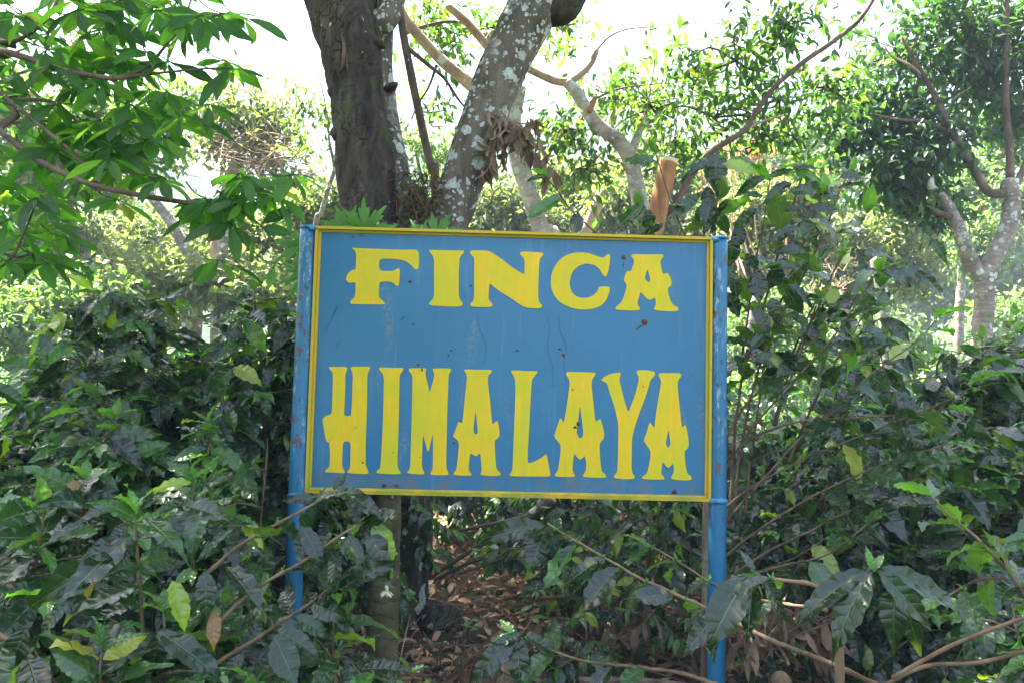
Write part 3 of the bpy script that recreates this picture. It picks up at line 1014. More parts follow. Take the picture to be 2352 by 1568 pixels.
def coffee(gb, gl, x, y, h, lat=.6, stems=2, leaf=.13, fam=None, node=.078, tint=(0, .82), lean=.25, step=.062, bare=.28, droop=.55, yellow=.025, skip=.12, z0=None):
    zb = float(gz(x, y)) if z0 is None else z0
    gall = gb
    for k in range(stems):
        gb = gall.new('stem')
        az = R.uniform(0, 2 * PI)
        top = np.array([x + math.cos(az) * lean * h * R.uniform(.2, 1), y + math.sin(az) * lean * h * R.uniform(.2, 1), zb + h * R.uniform(.82, 1.0)])
        base = np.array([x, y, zb - .05])
        mid = (base + top) / 2 + R.normal(0, .04, 3)
        sp = smooth_path([base, mid, top], 10)
        tube(gb, sp, [.013 + .003 * h, .008, .0025], 8, .05)
        Ls = np.concatenate([[0], np.cumsum(np.linalg.norm(np.diff(sp, axis=0), axis=1))])
        s = bare * Ls[-1]
        a0 = R.uniform(0, PI)
        while s < Ls[-1]:
            f = s / Ls[-1]
            c = np.array([np.interp(s, Ls, sp[:, i]) for i in range(3)])
            ll = lat * (1.05 - .75 * max(0, (f - .35) / .65)) * R.uniform(.6, 1.1)
            for dd in (0, PI):
                a = a0 + dd + R.normal(0, .25)
                dr = np.array([math.cos(a), math.sin(a), 0])
                e = c + dr * ll + np.array([0, 0, ll * (.35 * f - R.uniform(.05, .5))])
                m = c + dr * ll * .5 + np.array([0, 0, ll * R.uniform(.06, .2)])
                if keep_mask(np.array([m, e]), .08).all():
                    shoot(gb, gl, [c, m, e], .0045, .002, leaf, .22, step, fam, tint, True, droop, 5, yellow, True, 1.15, .75, skip)
            a0 += PI / 2 + R.normal(0, .3)
            s += node * R.uniform(.8, 1.3)
        # crown of the leader
        shoot(gb, gl, [sp[-4], sp[-1], sp[-1] + [0, 0, .06]], .004, .002, leaf * .85, .2, .04, fam, (.4, .85), True, .05, 5)


def bush(name, label, group, spec, fam=None, extra=None, mat='coffee', cat='coffee plant'):
    x, y, h = spec[:3]
    t = thing(name, label, cat, (x, y, float(gz(x, y))), group)
    gb, gl = Branches(), Geo()
    coffee(gb, gl, x, y, h, fam=fam, **(spec[3] if len(spec) > 3 else {}))
    if extra:
        extra(gb, gl)
    gb.build(M['coffee_stem'], t)
    gl.build('foliage', M[mat], t)
    return t


def pxpath(pts):
    return [P(*p) for p in pts]


def leafpx(gl, b, t, tint=.3, fam=None, face=.7, wid=1.0, up=.7):
    b3, t3 = P(*b), P(*t)
    ln = np.linalg.norm(t3 - b3)
    nr = face * norm(CAM - b3) + up * np.array([0, 0, 1.0]) + R.normal(0, .15, 3)
    leaves(gl, fam or COF, b3[None], (t3 - b3)[None], nr[None], np.array([ln * 1.04]), np.array([tint]), np.array([wid * .84]))


def crown_leaves(gl, blobs, leaf, fam, nl, rc=.35, tint=(0, .8), droop=.4, hang=.5, gb=None, trunk=None):
    """leaf sprays scattered through ellipsoids: blobs = [(centre, radii, sprays)]"""
    for c, rad, n in blobs:
        d = norm(R.normal(0, 1, (n, 3)))
        rr = R.uniform(.1, 1, n) ** .6 * R.uniform(.8, 1.25, n)
        cen = np.asarray(c) + d * rr[:, None] * np.asarray(rad)
        ax = norm(d + R.normal(0, .5, (n, 3)) + np.array([0, 0, -.1]))
        if gb is not None:
            gk = gb.new('bough')
            cc = np.asarray(c, float)
            if trunk is not None:
                th = float(np.clip(.02 * np.linalg.norm(cc - trunk), .02, .05))
                tube(gk, smooth_path([trunk, (trunk + cc) / 2 + R.normal(0, .12, 3) + [0, 0, -.1], cc], 5), [th, th * .5], 7, .05)
            for i in range(0, n, 3):
                st = cc
                tube(gk, smooth_path([st, (st + cen[i]) / 2 + R.normal(0, .06, 3), cen[i]], 3), [.014, .004], 5, 0)
        k = nl
        t = R.uniform(-1, 1, (n, k))
        pos = cen[:, None] + ax[:, None] * (t * rc)[..., None] + R.normal(0, rc * .33, (n, k, 3))
        dd = ax[:, None] * .5 + R.normal(0, .7, (n, k, 3)) + np.array([0, 0, -hang])
        nr = np.array([0, 0, 1.0]) + R.normal(0, .5, (n, k, 3)) + .3 * d[:, None]
        base = R.uniform(tint[0], tint[1], (n, 1))
        ti = np.clip(base + R.normal(0, .12, (n, k)), 0, 1)
        leaves(gl, fam, pos.reshape(-1, 3), dd.reshape(-1, 3), nr.reshape(-1, 3), leaf * R.uniform(.65, 1.15, n * k), ti.ravel())


# ------------------------------------------------------------------ trees


def tree(name, label, trunk, r, blobs, leaf, mat, fam=None, nl=16, bark='bark_pale', limbs=(), group=None, rc=.35, tint=(0, .8), twigs=True, tobase=True, hang=.5, cat='tree', rough=.06, seg=12, stub=None):
    tp = pxpath(trunk)
    if tobase:
        b = tp[0].copy()
        b[2] = float(gz(b[0], b[1])) - .1
        b[0] += (tp[0][0] - tp[-1][0]) * .06
        if tp[0][2] - b[2] > .3:
            tp = [b] + tp
    base = (tp[0][0], tp[0][1], float(gz(tp[0][0], tp[0][1])))
    t = thing(name, label, cat, base, group)
    g = Geo()
    tube(g, smooth_path(tp, 7), r, seg, rough)
    g.build('trunk', M[bark], t)
    for lb in limbs:
        g = Geo()
        tube(g, smooth_path(pxpath(lb[0]), 6), lb[1], 9, .05, flat_end=True)
        g.build('limb', M[lb[2] if len(lb) > 2 else bark], t)
    if blobs:
        gl = Geo()
        gb = Branches() if twigs else None
        bl = []
        for px, py, Yd, rx, ry, n in blobs:
            bl.append((P(px, py, Yd), (rx * Yd / F, .5 * (rx + ry) * Yd / F * .8, ry * Yd / F), n))
        crown_leaves(gl, bl, leaf, fam or FAR, nl, rc, tint, hang=hang, gb=gb, trunk=tp[-1] if group and np.max(r) > .08 else None)
        if gb is not None:
            gb.build(M['bark_brown'], t)
        gl.build('crown', M[mat], t)
    if stub:
        for s in stub:
            a, b2 = P(*s[0]), P(*s[1])
            g = Geo()
            tube(g, [a, b2], [s[2], s[2]], 12, .02, flat_end=True)
            g.build('cut_face', M['cutwood'], t)
    return t


# --- the big forked tree behind the sign
BT = thing('forked_tree', 'big forked grey tree trunk with pale lichen rising behind the sign', 'tree', P(890, 1480, 4.6) * [1, 1, 0])
g = Geo()
D = 4.6
tube(g, smooth_path([P(895, 1540, D), P(897, 1480, D), P(898, 1300, D), P(893, 1150, D), P(890, 900, D), P(880, 640, D), P(850, 500, D)], 24), [.30, .255, .24, .235, .26, .27, .19], 90, .05, bark=.012)
base = g.build('trunk', M['bark_wet'], BT)
g = Geo()
tube(g, smooth_path([P(880, 640, D), P(852, 500, D - .05), P(838, 350, D - .08), P(822, 220, D - .1), P(806, 110, D - .1), P(790, 20, D), P(770, -80, D), P(735, -300, D + .1)], 30), [.22, .188, .186, .182, .205, .235, .26, .2], 110, .035, bark=.016)
g.build('stem', M['bark_dark'], BT)
g = Geo()   # second stem grown against the back of the first
tube(g, smooth_path([P(930, 560, D + .12), P(915, 420, D + .12), P(888, 280, D + .15), P(872, 150, D + .15), P(880, 40, D + .2), P(905, -60, D + .3)], 8), [.12, .10, .09, .09, .09, .08], 20, .06)
g.build('stem', M['bark_lichen'], BT)
g = Geo()
tube(g, smooth_path([P(905, 700, D + .1), P(965, 600, D + .02), P(1030, 490, D), P(1078, 370, D), P(1120, 250, D), P(1160, 150, D), P(1205, 60, D), P(1250, -20, D), P(1330, -150, D + .1), P(1400, -300, D + .1)], 22), [.2, .19, .155, .15, .155, .16, .17, .18, .17, .15], 100, .032, bark=.009)
g.build('stem', M['bark_lichen'], BT)
g = Geo()   # dark stub of a lopped limb at the top of the right-hand stem
tube(g, smooth_path([P(1235, 25, D), P(1290, 20, D - .05), P(1318, -15, D - .08), P(1345, -70, D - .1)], 5), [.1, .105, .09, .08], 18, .06)
g.build('limb', M['bark_dark'], BT)
g = Geo()   # limb at top of left stem reaching right
tube(g, smooth_path([P(850, 60, D), P(885, 45, D - .03), P(903, 10, D), P(915, -60, D + .1)], 6), [.1, .085, .075, .07], 16, .06)
g.build('limb', M['bark_lichen'], BT)
g = Geo()   # strips of peeling bark and knots
gk = Geo()
tube(gk, smooth_path([P(783, 70, D - .30), P(790, 110, D - .31), P(787, 150, D - .31), P(778, 165, D - .29)], 5), [.006, .014, .012, .005], 7, .1)
tube(gk, smooth_path([P(798, 125, D - .32), P(796, 150, D - .325), P(800, 162, D - .32)], 4), [.003, .006, .003], 6, .1)
gp = gk
for px, py, rr in ((868, 95, .03), (852, 190, .028), (845, 255, .024), (845, 330, .025), (880, 385, .025), (805, 410, .02), (770, 300, .03), (765, 200, .03)):
    c = P(px, py, D - .17 - R.uniform(0, .02))
    gk = Geo()
    tube(gk, [c + [0, .04, -.02], c, c + [0, -.012, .008]], [rr * 1.6, rr, rr * .45], 9, .25)
    gk.build('knot', M['bark_dark'], BT)
gp.build('peeling_bark', M['bark_brown'], BT)
g = Geo()
tube(g, [P(1042, 455, D - .10), P(1050, 420, D - .16), P(1054, 402, D - .18)], [.022, .012, .009], 7, .08)
g.build('snag', M['bark_lichen'], BT)
g = Geo()   # broken snag between the stems
tube(g, smooth_path([P(893, 205, D + .1), P(902, 200, D), P(912, 192, D - .05)], 3), [.035, .03, .012], 8, .25)
g.build('snag', M['bark_brown'], BT)
# hollow rim (healed branch scar)
g = Geo()
c = P(808, 45, D - .245)
a = np.linspace(0, 2 * PI, 15)
tube(g, np.array([c + [.06 * math.cos(k), .02 * math.sin(k), .045 * math.sin(k)] for k in a]), [.02], 8, .2, cap=False)
g.build('branch_scar', M['bark_lichen'], BT)
# moss, roots and trapped debris in the fork
g = Geo()
n = 900
cx = R.uniform(0, 1, n)
px = 905 + 95 * R.random(n) + 25 * R.random(n) ** 2
py = 392 + R.random(n) * 140
pos = np.array([P(a, b, D - .13 - .07 * R.random()) for a, b in zip(px, py)])
leaves(g, FAR, pos, R.normal(0, 1, (n, 3)) + [0, -.3, -.5], R.normal(0, 1, (n, 3)) + [0, -1, .5], R.uniform(.02, .055, n), R.random(n), .35)
for i in range(60):
    a = P(R.uniform(905, 1010), R.uniform(390, 520), D - .2)
    tube(g, smooth_path([a, a + R.normal(0, .03, 3) + [0, -.02, -.04], a + R.normal(0, .06, 3) + [0, -.02, -.1]], 3), [.003, .0015], 4, 0, tint=.9)
g.build('moss_and_debris', M['moss'], BT)
g = Geo()
tube(g, smooth_path([P(930, 640, D - .02), P(948, 540, D - .04), P(955, 480, D - .02), P(965, 435, D)], 8), [.13, .125, .10, .03], 26, .2, bark=.012)
g.build('fork_wood', M['bark_wet'], BT)
# crown overhead (above the picture), it shades the sign and the coffee
g = Geo()
gb = Branches()
bl = []
for i in range(120):
    cx, cy = R.uniform(-7, .9), R.uniform(1.9, 7.4)
    cz = R.uniform(7.0, 8.8) + .35 * max(0, cy - 4)
    bl.append(((cx, cy, cz), (1.1, 1.1, .6), 16))
for i in range(22):
    bl.append(((R.uniform(-6.0, -2.2), R.uniform(7.4, 9), R.uniform(8.7, 9.6)), (1.1, 1.0, .6), 16))
crown_leaves(g, bl, .2, FAR, 16, .4, (0, .7), gb=None)
for s0, e in (((-1.4, 4.7, 5.6), (-3.5, 3.5, 8)), ((-1.4, 4.7, 5.6), (-1.5, 6, 8.5)), ((.95, 4.7, 5.2), (.9, 4, 8)), ((.95, 4.7, 5.2), (.5, 2.5, 8.2)), ((-1.4, 4.7, 5.6), (-4.8, 5.6, 8.2)), ((.95, 4.7, 5.2), (1.6, 6.4, 8.5))):
    s0, e = np.array(s0), np.array(e)
    tube(gb, smooth_path([s0, (s0 + e) / 2 + [0, 0, .4], e], 6), [.13, .04], 9, .05)
gb.build(M['bark_lichen'], BT)
g.build('crown', M['tree_leaf'], BT)

# dead spray of withered leaves hung from the right-hand stem
t = thing('withered_branch', 'broken branch of limp brown withered leaves hanging beside the leaning lichen trunk', 'dead branch', P(1150, 290, 4.5))
gb, gl = Branches(), Geo()
for pts in ([(1130, 262), (1190, 290), (1245, 340), (1290, 420)], [(1130, 285), (1180, 300), (1220, 345), (1255, 400)], [(1120, 262), (1160, 300), (1150, 370)], [(1150, 300), (1130, 350), (1115, 400)], [(1150, 270), (1200, 285), (1235, 275)]):
    p = smooth_path([P(a, b, 4.42 + R.normal(0, .05)) for a, b in pts], 6)
    tube(gb, p, [.007, .002], 6, .05)
    k = len(p)
    for _ in range(2):
        ii = np.arange(k)
        pos = p + R.normal(0, .012, (k, 3))
        leaves(gl, COFM, pos, R.normal(0, .3, (k, 3)) + [0, 0, -1], R.normal(0, 1, (k, 3)) + [0, -.7, 0], R.uniform(.08, .15, k), R.random(k), R.uniform(.5, 1, k))
gb.build(M['twig'], t)
gl.build('withered_leaves', M['grey_dry'], t)

# --- slender bare stem in the fork
t = tree('slender_tree', 'slender bare pole-like stem standing in the gap of the forked trunk', [(1000, 470, 5.6), (990, 385, 5.6), (973, 310, 5.6), (950, 200, 5.6), (930, 100, 5.6), (915, 0, 5.6), (905, -90, 5.6)], [.04, .037, .036, .035, .033, .032, .03], None, .1, 'tree_leaf', bark='bark_brown',
         limbs=[([(928, 105, 5.6), (960, 130, 5.6), (990, 155, 5.65), (1020, 180, 5.7), (1050, 225, 5.7), (1066, 245, 5.7)], [.02, .015, .008], 'bark_brown'), ([(1003, 150, 5.7), (985, 200, 5.7), (960, 240, 5.7), (945, 275, 5.7)], [.012, .005], 'bark_brown')], tobase=True)

# --- tree D: pale trunk half hidden by the right stem, limbs going up left
tree('shade_tree', 'pale trunked shade tree just right of the lichen trunk, long tan limb crossing up left', [(1275, 600, 8.5), (1245, 530, 8.5), (1212, 430, 8.5), (1182, 330, 8.5), (1180, 270, 8.5), (1192, 200, 8.5)], [.13, .125, .115, .11, .1, .085], [(1180, 60, 9, 190, 90, 24), (1010, 60, 9.5, 110, 110, 28), (985, 260, 9.5, 70, 120, 8), (1420, 200, 9, 110, 90, 20)], .16, 'tree_leaf', MID, 14, 'bark_sunny',
     limbs=[([(1178, 330, 8.5), (1140, 250, 8.5), (1075, 190, 8.5), (1010, 135, 8.5), (960, 80, 8.5), (925, 35, 8.5), (900, -30, 8.5)], [.1, .085, .075, .07, .065, .06], 'bark_tan'), ([(1190, 260, 8.5), (1160, 160, 8.6), (1110, 95, 8.6), (1070, 50, 8.6), (1028, 14, 8.6)], [.07, .06, .055, .05], 'bark_tan'), ([(1115, 100, 8.6), (1130, 75, 8.6), (1160, 68, 8.6), (1200, 60, 8.6)], [.03, .015], 'bark_tan'), ([(925, 78, 8.7), (980, 60, 8.7), (1030, 50, 8.7), (1080, 55, 8.6)], [.03, .02, .015], 'bark_brown')], rc=.3, tint=(.1, .9), tobase=True)
# --- tree E
tree('shade_tree', 'pale smooth tree bending up left above the sign top, forked like a slingshot', [(1500, 600, 8), (1478, 500, 8), (1462, 430, 8), (1448, 370, 8), (1420, 325, 8), (1375, 290, 8), (1345, 250, 8), (1325, 215, 8), (1302, 190, 8)], [.115, .105, .1, .098, .09, .082, .076, .072, .062], [(1290, 300, 8.4, 100, 80, 20), (1345, 390, 8.4, 110, 50, 13), (1500, 250, 8.2, 130, 100, 32), (1600, 160, 8.3, 120, 90, 22), (1290, 60, 8.6, 70, 70, 7)], .15, 'tree_leaf', MID, 13, 'bark_sunny',
     limbs=[([(1302, 190, 8), (1270, 185, 8), (1235, 170, 8), (1205, 155, 8)], [.052, .045, .04], 'bark_tan'), ([(1303, 192, 8), (1335, 170, 8), (1358, 145, 8), (1370, 115, 8)], [.05, .04, .036], 'bark_tan'), ([(1368, 118, 8), (1400, 85, 8), (1440, 68, 8), (1500, 62, 8)], [.012, .006], 'twig'), ([(1445, 360, 8), (1462, 320, 8), (1472, 285, 8)], [.06, .05, .045], 'bark_sunny'), ([(1472, 285, 8), (1485, 250, 8), (1500, 170, 8), (1505, 120, 8)], [.014, .01, .005], 'twig'), ([(1375, 290, 8), (1340, 340, 8), (1300, 335, 8), (1240, 305, 8)], [.012, .008, .004], 'twig'), ([(1352, 258, 7.9), (1362, 240, 7.9), (1366, 225, 7.9)], [.03, .028], 'bark_orange'), ([(1366, 228, 7.9), (1420, 205, 7.9), (1490, 195, 7.9), (1560, 190, 7.9)], [.015, .01, .005], 'twig'), ([(1455, 250, 8), (1500, 235, 8), (1600, 220, 8), (1680, 210, 8)], [.012, .005], 'twig')], rc=.28, tint=(.1, .95))
# --- orange cut stub with slanting branch F
tree('pollarded_tree', 'orange sawn-off stub with one long thin branch slanting up to the right', [(1458, 730, 6.2), (1486, 600, 6.2), (1511, 485, 6.2), (1523, 430, 6.2), (1535, 376, 6.2)], [.094, .092, .09, .088, .086], [(1690, 140, 6.6, 130, 80, 18), (1790, 230, 6.8, 150, 90, 24), (1640, 270, 6.6, 120, 50, 16), (1800, 60, 6.6, 120, 70, 28), (1760, 310, 7, 150, 60, 26), (1900, 200, 7, 100, 100, 26), (1560, 330, 7, 80, 40, 10)], .115, 'tree_leaf', MID, 14, 'bark_orange',
     limbs=[([(1520, 500, 6.25), (1555, 465, 6.2), (1590, 400, 6.2), (1640, 345, 6.2), (1710, 300, 6.2), (1745, 245, 6.2), (1785, 195, 6.2), (1850, 140, 6.2), (1915, 95, 6.2), (1970, 50, 6.2), (2005, 0, 6.2), (2030, -60, 6.2)], [.032, .03, .028, .026, .024, .022, .02, .018], 'bark_brown'), ([(1712, 299, 6.2), (1750, 280, 6.2), (1800, 265, 6.2)], [.015, .008], 'bark_tan'), ([(1785, 195, 6.2), (1790, 160, 6.2), (1770, 120, 6.2)], [.008, .004], 'twig')], rc=.24, tint=(0, .85), rough=.015, stub=[((1534, 380, 6.2), (1537, 367, 6.2), .083)])
# --- right-hand tree G
tree('spreading_tree', 'tall pale forked tree at the right edge with dense dark crown', [(2255, 790, 9), (2262, 700, 9), (2264, 640, 9), (2293, 575, 9), (2322, 500, 9), (2318, 415, 9)], [.125, .12, .12, .112, .108, .105],
     [(2120, 320, 9.3, 120, 110, 85), (2010, 230, 9.3, 140, 90, 46), (2230, 160, 9.5, 120, 130, 70), (2090, 120, 9.3, 160, 90, 46), (2060, 420, 9.2, 100, 70, 40), (2310, 90, 9.5, 90, 130, 44), (1960, 330, 9.3, 90, 60, 20), (2180, 20, 9.5, 180, 60, 36), (2160, 470, 9.1, 70, 40, 18), (2330, 280, 9.6, 60, 80, 30)], .16, 'dark_leaf', MID, 18, 'bark_pale',
     limbs=[([(2262, 650, 9), (2232, 610, 9), (2212, 555, 8.9), (2190, 500, 8.9), (2165, 455, 8.9), (2140, 432, 8.9), (2138, 408, 8.9)], [.1, .1, .09, .08, .062, .048, .035]), ([(2310, 445, 9), (2270, 440, 8.9), (2235, 385, 8.9), (2190, 310, 8.9), (2150, 225, 8.9), (2112, 160, 8.9), (2070, 85, 8.9)], [.06, .055, .048, .045, .04, .03, .02], 'bark_brown'), ([(2320, 410, 9), (2318, 330, 9), (2310, 240, 9), (2312, 100, 9), (2310, -20, 9)], [.052, .045, .042, .038, .035], 'bark_brown'), ([(2182, 302, 8.9), (2120, 280, 8.9), (2060, 275, 8.9), (2000, 262, 8.9)], [.03, .022, .012], 'bark_brown'), ([(2172, 275, 8.9), (2190, 230, 8.9), (2230, 200, 8.9)], [.016, .008], 'bark_brown'), ([(2195, 500, 8.9), (2170, 495, 8.85), (2140, 480, 8.8)], [.05, .03], 'bark_brown'), ([(2330, 425, 9), (2345, 400, 9), (2375, 330, 9)], [.05, .04], 'bark_brown'), ([(2120, 175, 8.9), (2090, 150, 8.9), (2050, 130, 8.9), (2030, 105, 8.9)], [.02, .01], 'bark_tan')], rc=.28, tint=(0, .9), rough=.05, seg=18)

# --- sunlit trees behind (each its own)
BG = 'sunlit trees beyond the coffee'
BL = [  # label, trunk pts, r, blobs, leaf, mat
    ('leafy sunlit tree seen through the overhanging branch, at the left edge', [(60, 760, 17), (80, 600, 17), (110, 450, 17)], [.16, .1], [(70, 430, 17, 110, 90, 60), (150, 300, 17, 120, 90, 60), (40, 260, 17, 90, 90, 36), (230, 400, 17.5, 80, 60, 26)], .24, 'bright_leaf'),
    ('sunlit tree with bare straw-coloured twigs left of the dark trunk', [(640, 700, 15), (505, 600, 15), (512, 520, 15), (520, 440, 15), (545, 360, 15)], [.16, .14, .1], [(575, 265, 15, 130, 60, 36), (625, 330, 15, 70, 60, 18), (500, 330, 15, 100, 60, 18), (640, 410, 15, 80, 40, 14)], .2, 'bright_leaf'),
    ('leaning pale tree crossing the sunlit foliage left of the sign', [(450, 640, 14), (425, 570, 14), (385, 500, 14), (340, 440, 14), (300, 330, 14)], [.13, .12, .1, .07], [(300, 300, 14, 110, 90, 46), (400, 250, 14, 90, 60, 22), (220, 250, 14, 90, 80, 26)], .19, 'green_leaf'),
    ('low spreading yellow-green tree behind the left coffee row, farthest left', [(40, 800, 16), (45, 700, 16), (50, 650, 16)], [.14, .1], [(40, 600, 16, 120, 90, 90), (10, 690, 16, 90, 60, 40)], .2, 'bright_leaf'),
    ('broad yellow-green tree in full sun behind the left coffee row', [(210, 800, 18), (205, 700, 18), (200, 640, 18)], [.16, .1], [(200, 600, 18, 140, 70, 120), (130, 540, 18, 90, 40, 40), (290, 640, 17, 110, 50, 60)], .21, 'bright_leaf'),
    ('rounded pale green tree in full sun between leaning trunk and sign', [(400, 800, 20), (395, 700, 20), (390, 640, 20)], [.16, .1], [(390, 600, 20, 130, 70, 110), (330, 545, 20, 80, 40, 36), (470, 630, 19, 90, 60, 60)], .22, 'bright_leaf'),
    ('bushy sunlit tree directly left of the sign post', [(580, 800, 16), (582, 700, 16), (585, 620, 16)], [.14, .1], [(580, 590, 16, 110, 70, 90), (650, 560, 16, 70, 60, 50), (540, 530, 16, 60, 40, 20), (620, 650, 15, 80, 40, 36)], .2, 'bright_leaf'),
    ('low sunlit bush-like tree over the left end of the hedge', [(110, 830, 12), (112, 780, 12), (115, 740, 12)], [.09, .06], [(90, 710, 12, 140, 70, 30), (230, 690, 12.5, 120, 70, 30), (20, 750, 11.5, 100, 70, 24)], .2, 'green_leaf'),
    ('low sunlit bush-like tree over the middle of the hedge', [(380, 830, 13), (382, 780, 13), (385, 720, 13)], [.09, .06], [(370, 660, 13, 140, 70, 32), (500, 660, 13, 110, 70, 28), (620, 670, 13, 100, 70, 24)], .2, 'bright_leaf'),
    ('low sunlit tree close behind the bare arching coffee stems', [(1760, 950, 13), (1762, 900, 13), (1765, 860, 13)], [.09, .06], [(1760, 720, 13, 100, 60, 60), (1900, 860, 13, 120, 50, 60), (1760, 880, 12, 90, 50, 44), (2060, 820, 13, 100, 50, 50)], .15, 'green_leaf'),
    ('hazy green tree farther up the slope on the left', [(430, 700, 34), (430, 620, 34), (430, 560, 34)], [.25, .15], [(420, 540, 34, 130, 50, 90), (540, 520, 34, 100, 45, 50), (280, 520, 34, 120, 50, 60)], .42, 'green_leaf'),
    ('yellowing tree low between the dark trunk and the sign corner', [(720, 720, 13), (735, 600, 13), (740, 540, 13)], [.1, .07], [(735, 480, 13, 50, 40, 22), (700, 500, 13, 40, 40, 16), (770, 440, 13, 30, 30, 6)], .19, 'bright_leaf'),
    ('dense yellow-green tree right behind the top rail, beside the withered branch', [(1180, 700, 17), (1185, 600, 17), (1190, 540, 17)], [.16, .1], [(1150, 480, 17, 100, 60, 80), (1300, 450, 18, 110, 70, 110), (1230, 520, 17, 110, 40, 60), (1090, 520, 17, 60, 40, 24), (1390, 420, 18, 80, 50, 50)], .2, 'bright_leaf'),
    ('dense yellow-green tree behind the slingshot-forked trunk', [(1440, 700, 16), (1445, 600, 16), (1450, 540, 16)], [.16, .1], [(1430, 480, 16, 100, 60, 80), (1560, 440, 17, 110, 70, 80), (1500, 380, 17, 80, 40, 30), (1620, 520, 16, 100, 60, 70)], .2, 'bright_leaf'),
    ('bright lime tree behind the tall coffee shoots right of the sign', [(1740, 800, 14), (1745, 640, 14), (1750, 560, 14)], [.12, .08], [(1750, 500, 14, 100, 60, 70), (1850, 440, 14, 90, 50, 50), (1700, 600, 14, 70, 70, 50), (1830, 570, 14, 90, 60, 60)], .18, 'bright_leaf'),
    ('bright lime tree framed between coffee shoots and right fork', [(1990, 850, 15), (1995, 700, 15), (2000, 640, 15)], [.13, .08], [(1980, 560, 15, 110, 60, 76), (2080, 500, 15, 80, 50, 40), (1920, 660, 15, 80, 50, 40), (2090, 620, 15, 70, 50, 30)], .18, 'bright_leaf'),
    ('sunlit tree filling the right fork and right edge', [(2200, 850, 16), (2205, 700, 16), (2210, 600, 16)], [.13, .08], [(2330, 300, 17, 80, 90, 60), (2250, 430, 17, 80, 60, 40), (2240, 560, 16, 60, 60, 30), (2340, 460, 16, 50, 60, 24)], .2, 'green_leaf'),
    ('hazy dark green tree far behind the tall coffee shoots', [(1820, 850, 30), (1822, 700, 30), (1824, 560, 30)], [.25, .18], [(1830, 420, 30, 120, 80, 80), (1900, 330, 30, 100, 80, 60), (1760, 380, 31, 80, 60, 40), (1700, 450, 31, 70, 60, 40)], .36, 'green_leaf'),
    ('hazy dark green tree far behind the right fork', [(2120, 860, 28), (2122, 720, 28), (2124, 560, 28)], [.25, .18], [(2080, 480, 28, 130, 100, 100), (2210, 540, 28, 110, 110, 90), (2320, 620, 27, 70, 130, 90), (2150, 660, 27, 110, 80, 70)], .34, 'green_leaf'),
    ('shadowy undergrowth tree below the right fork', [(2020, 900, 22), (2022, 860, 22), (2024, 800, 22)], [.2, .12], [(1960, 780, 22, 130, 70, 90), (1830, 800, 22, 110, 60, 70), (2330, 760, 20, 90, 90, 70), (1720, 790, 21, 80, 60, 50)], .26, 'green_leaf'),
    ('small sparse tree seen through the gap of the fork', [(1000, 640, 14), (985, 480, 14), (965, 400, 14), (955, 340, 14)], [.06, .03], [(960, 330, 14, 60, 40, 10), (1000, 360, 14, 60, 30, 9), (940, 420, 14, 40, 30, 5), (1020, 440, 14, 40, 40, 7)], .16, 'green_leaf'),
    ('thin half-bare sapling close left of the dark trunk', [(722, 560, 10), (738, 490, 10), (755, 430, 10), (768, 385, 10), (757, 330, 10), (750, 260, 10), (735, 190, 10), (700, 110, 10)], [.045, .04, .035, .03, .022, .014, .008, .004], [(745, 260, 10, 35, 50, 6), (700, 250, 10, 35, 30, 4), (690, 330, 10, 30, 25, 3)], .12, 'green_leaf'),
]
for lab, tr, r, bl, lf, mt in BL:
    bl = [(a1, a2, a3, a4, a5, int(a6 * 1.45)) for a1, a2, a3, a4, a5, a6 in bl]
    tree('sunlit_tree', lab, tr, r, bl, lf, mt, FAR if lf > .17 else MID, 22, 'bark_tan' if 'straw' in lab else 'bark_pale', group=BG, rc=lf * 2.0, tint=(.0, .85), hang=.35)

# bare straw twig tangle belonging to a pruned tree left
t = thing('twig_heap', 'tangle of bare straw-coloured twigs caught in the tree left of the dark trunk', 'twigs', P(590, 360, 14.5))
g = Geo()
for i in range(130):
    a = P(R.uniform(500, 680), R.normal(355, 26), 14.5 + R.normal(0, .4))
    d = norm(np.array([R.normal(0, 1), R.normal(0, .4), R.normal(0, .35)]))
    tube(g, smooth_path([a, a + d * .4 + R.normal(0, .08, 3), a + d * R.uniform(.6, 1.1) + R.normal(0, .15, 3)], 3), [.012, .005], 4, 0)
tw = g.build('twigs', M['bark_tan'], t)
tw['kind'] = 'stuff'

# pollard stumps catching the sun through the right-hand gap
for lab, pts, r in (('sunlit sawn trunk with knobbly top, between coffee shoots and right fork', [(2035, 800, 12), (2030, 720, 12), (2022, 640, 12), (2012, 596, 12)], [.09, .09, .1, .1]),
                    ('sunlit pale trunk low behind the coffee, right of the post', [(1725, 850, 12), (1722, 790, 12), (1728, 720, 12), (1748, 660, 12)], [.1, .09, .085, .07]),
                    ('mossy golden stump leaning just above the sign top rail', [(1325, 600, 11), (1350, 520, 11), (1385, 440, 11)], [.12, .11, .09]),
                    ('pale sunlit trunk standing left of the sign, behind the coffee top', [(500, 720, 13), (508, 620, 13), (512, 560, 13), (518, 500, 13)], [.12, .11, .1, .09])):
    tree('pollard_trunk', lab, pts, r, None, .1, 'bright_leaf', bark='bark_pale' if 'golden' not in lab else 'bark_tan', group='sunlit trunks behind the coffee', rough=.09, seg=14, cat='tree trunk')
t = thing('dead_shrub', 'leafless pale shrub of twisted twigs in the right-hand gap', 'dead shrub', P(1880, 760, 12))
g = Geo()
root = P(1945, 720, 12)


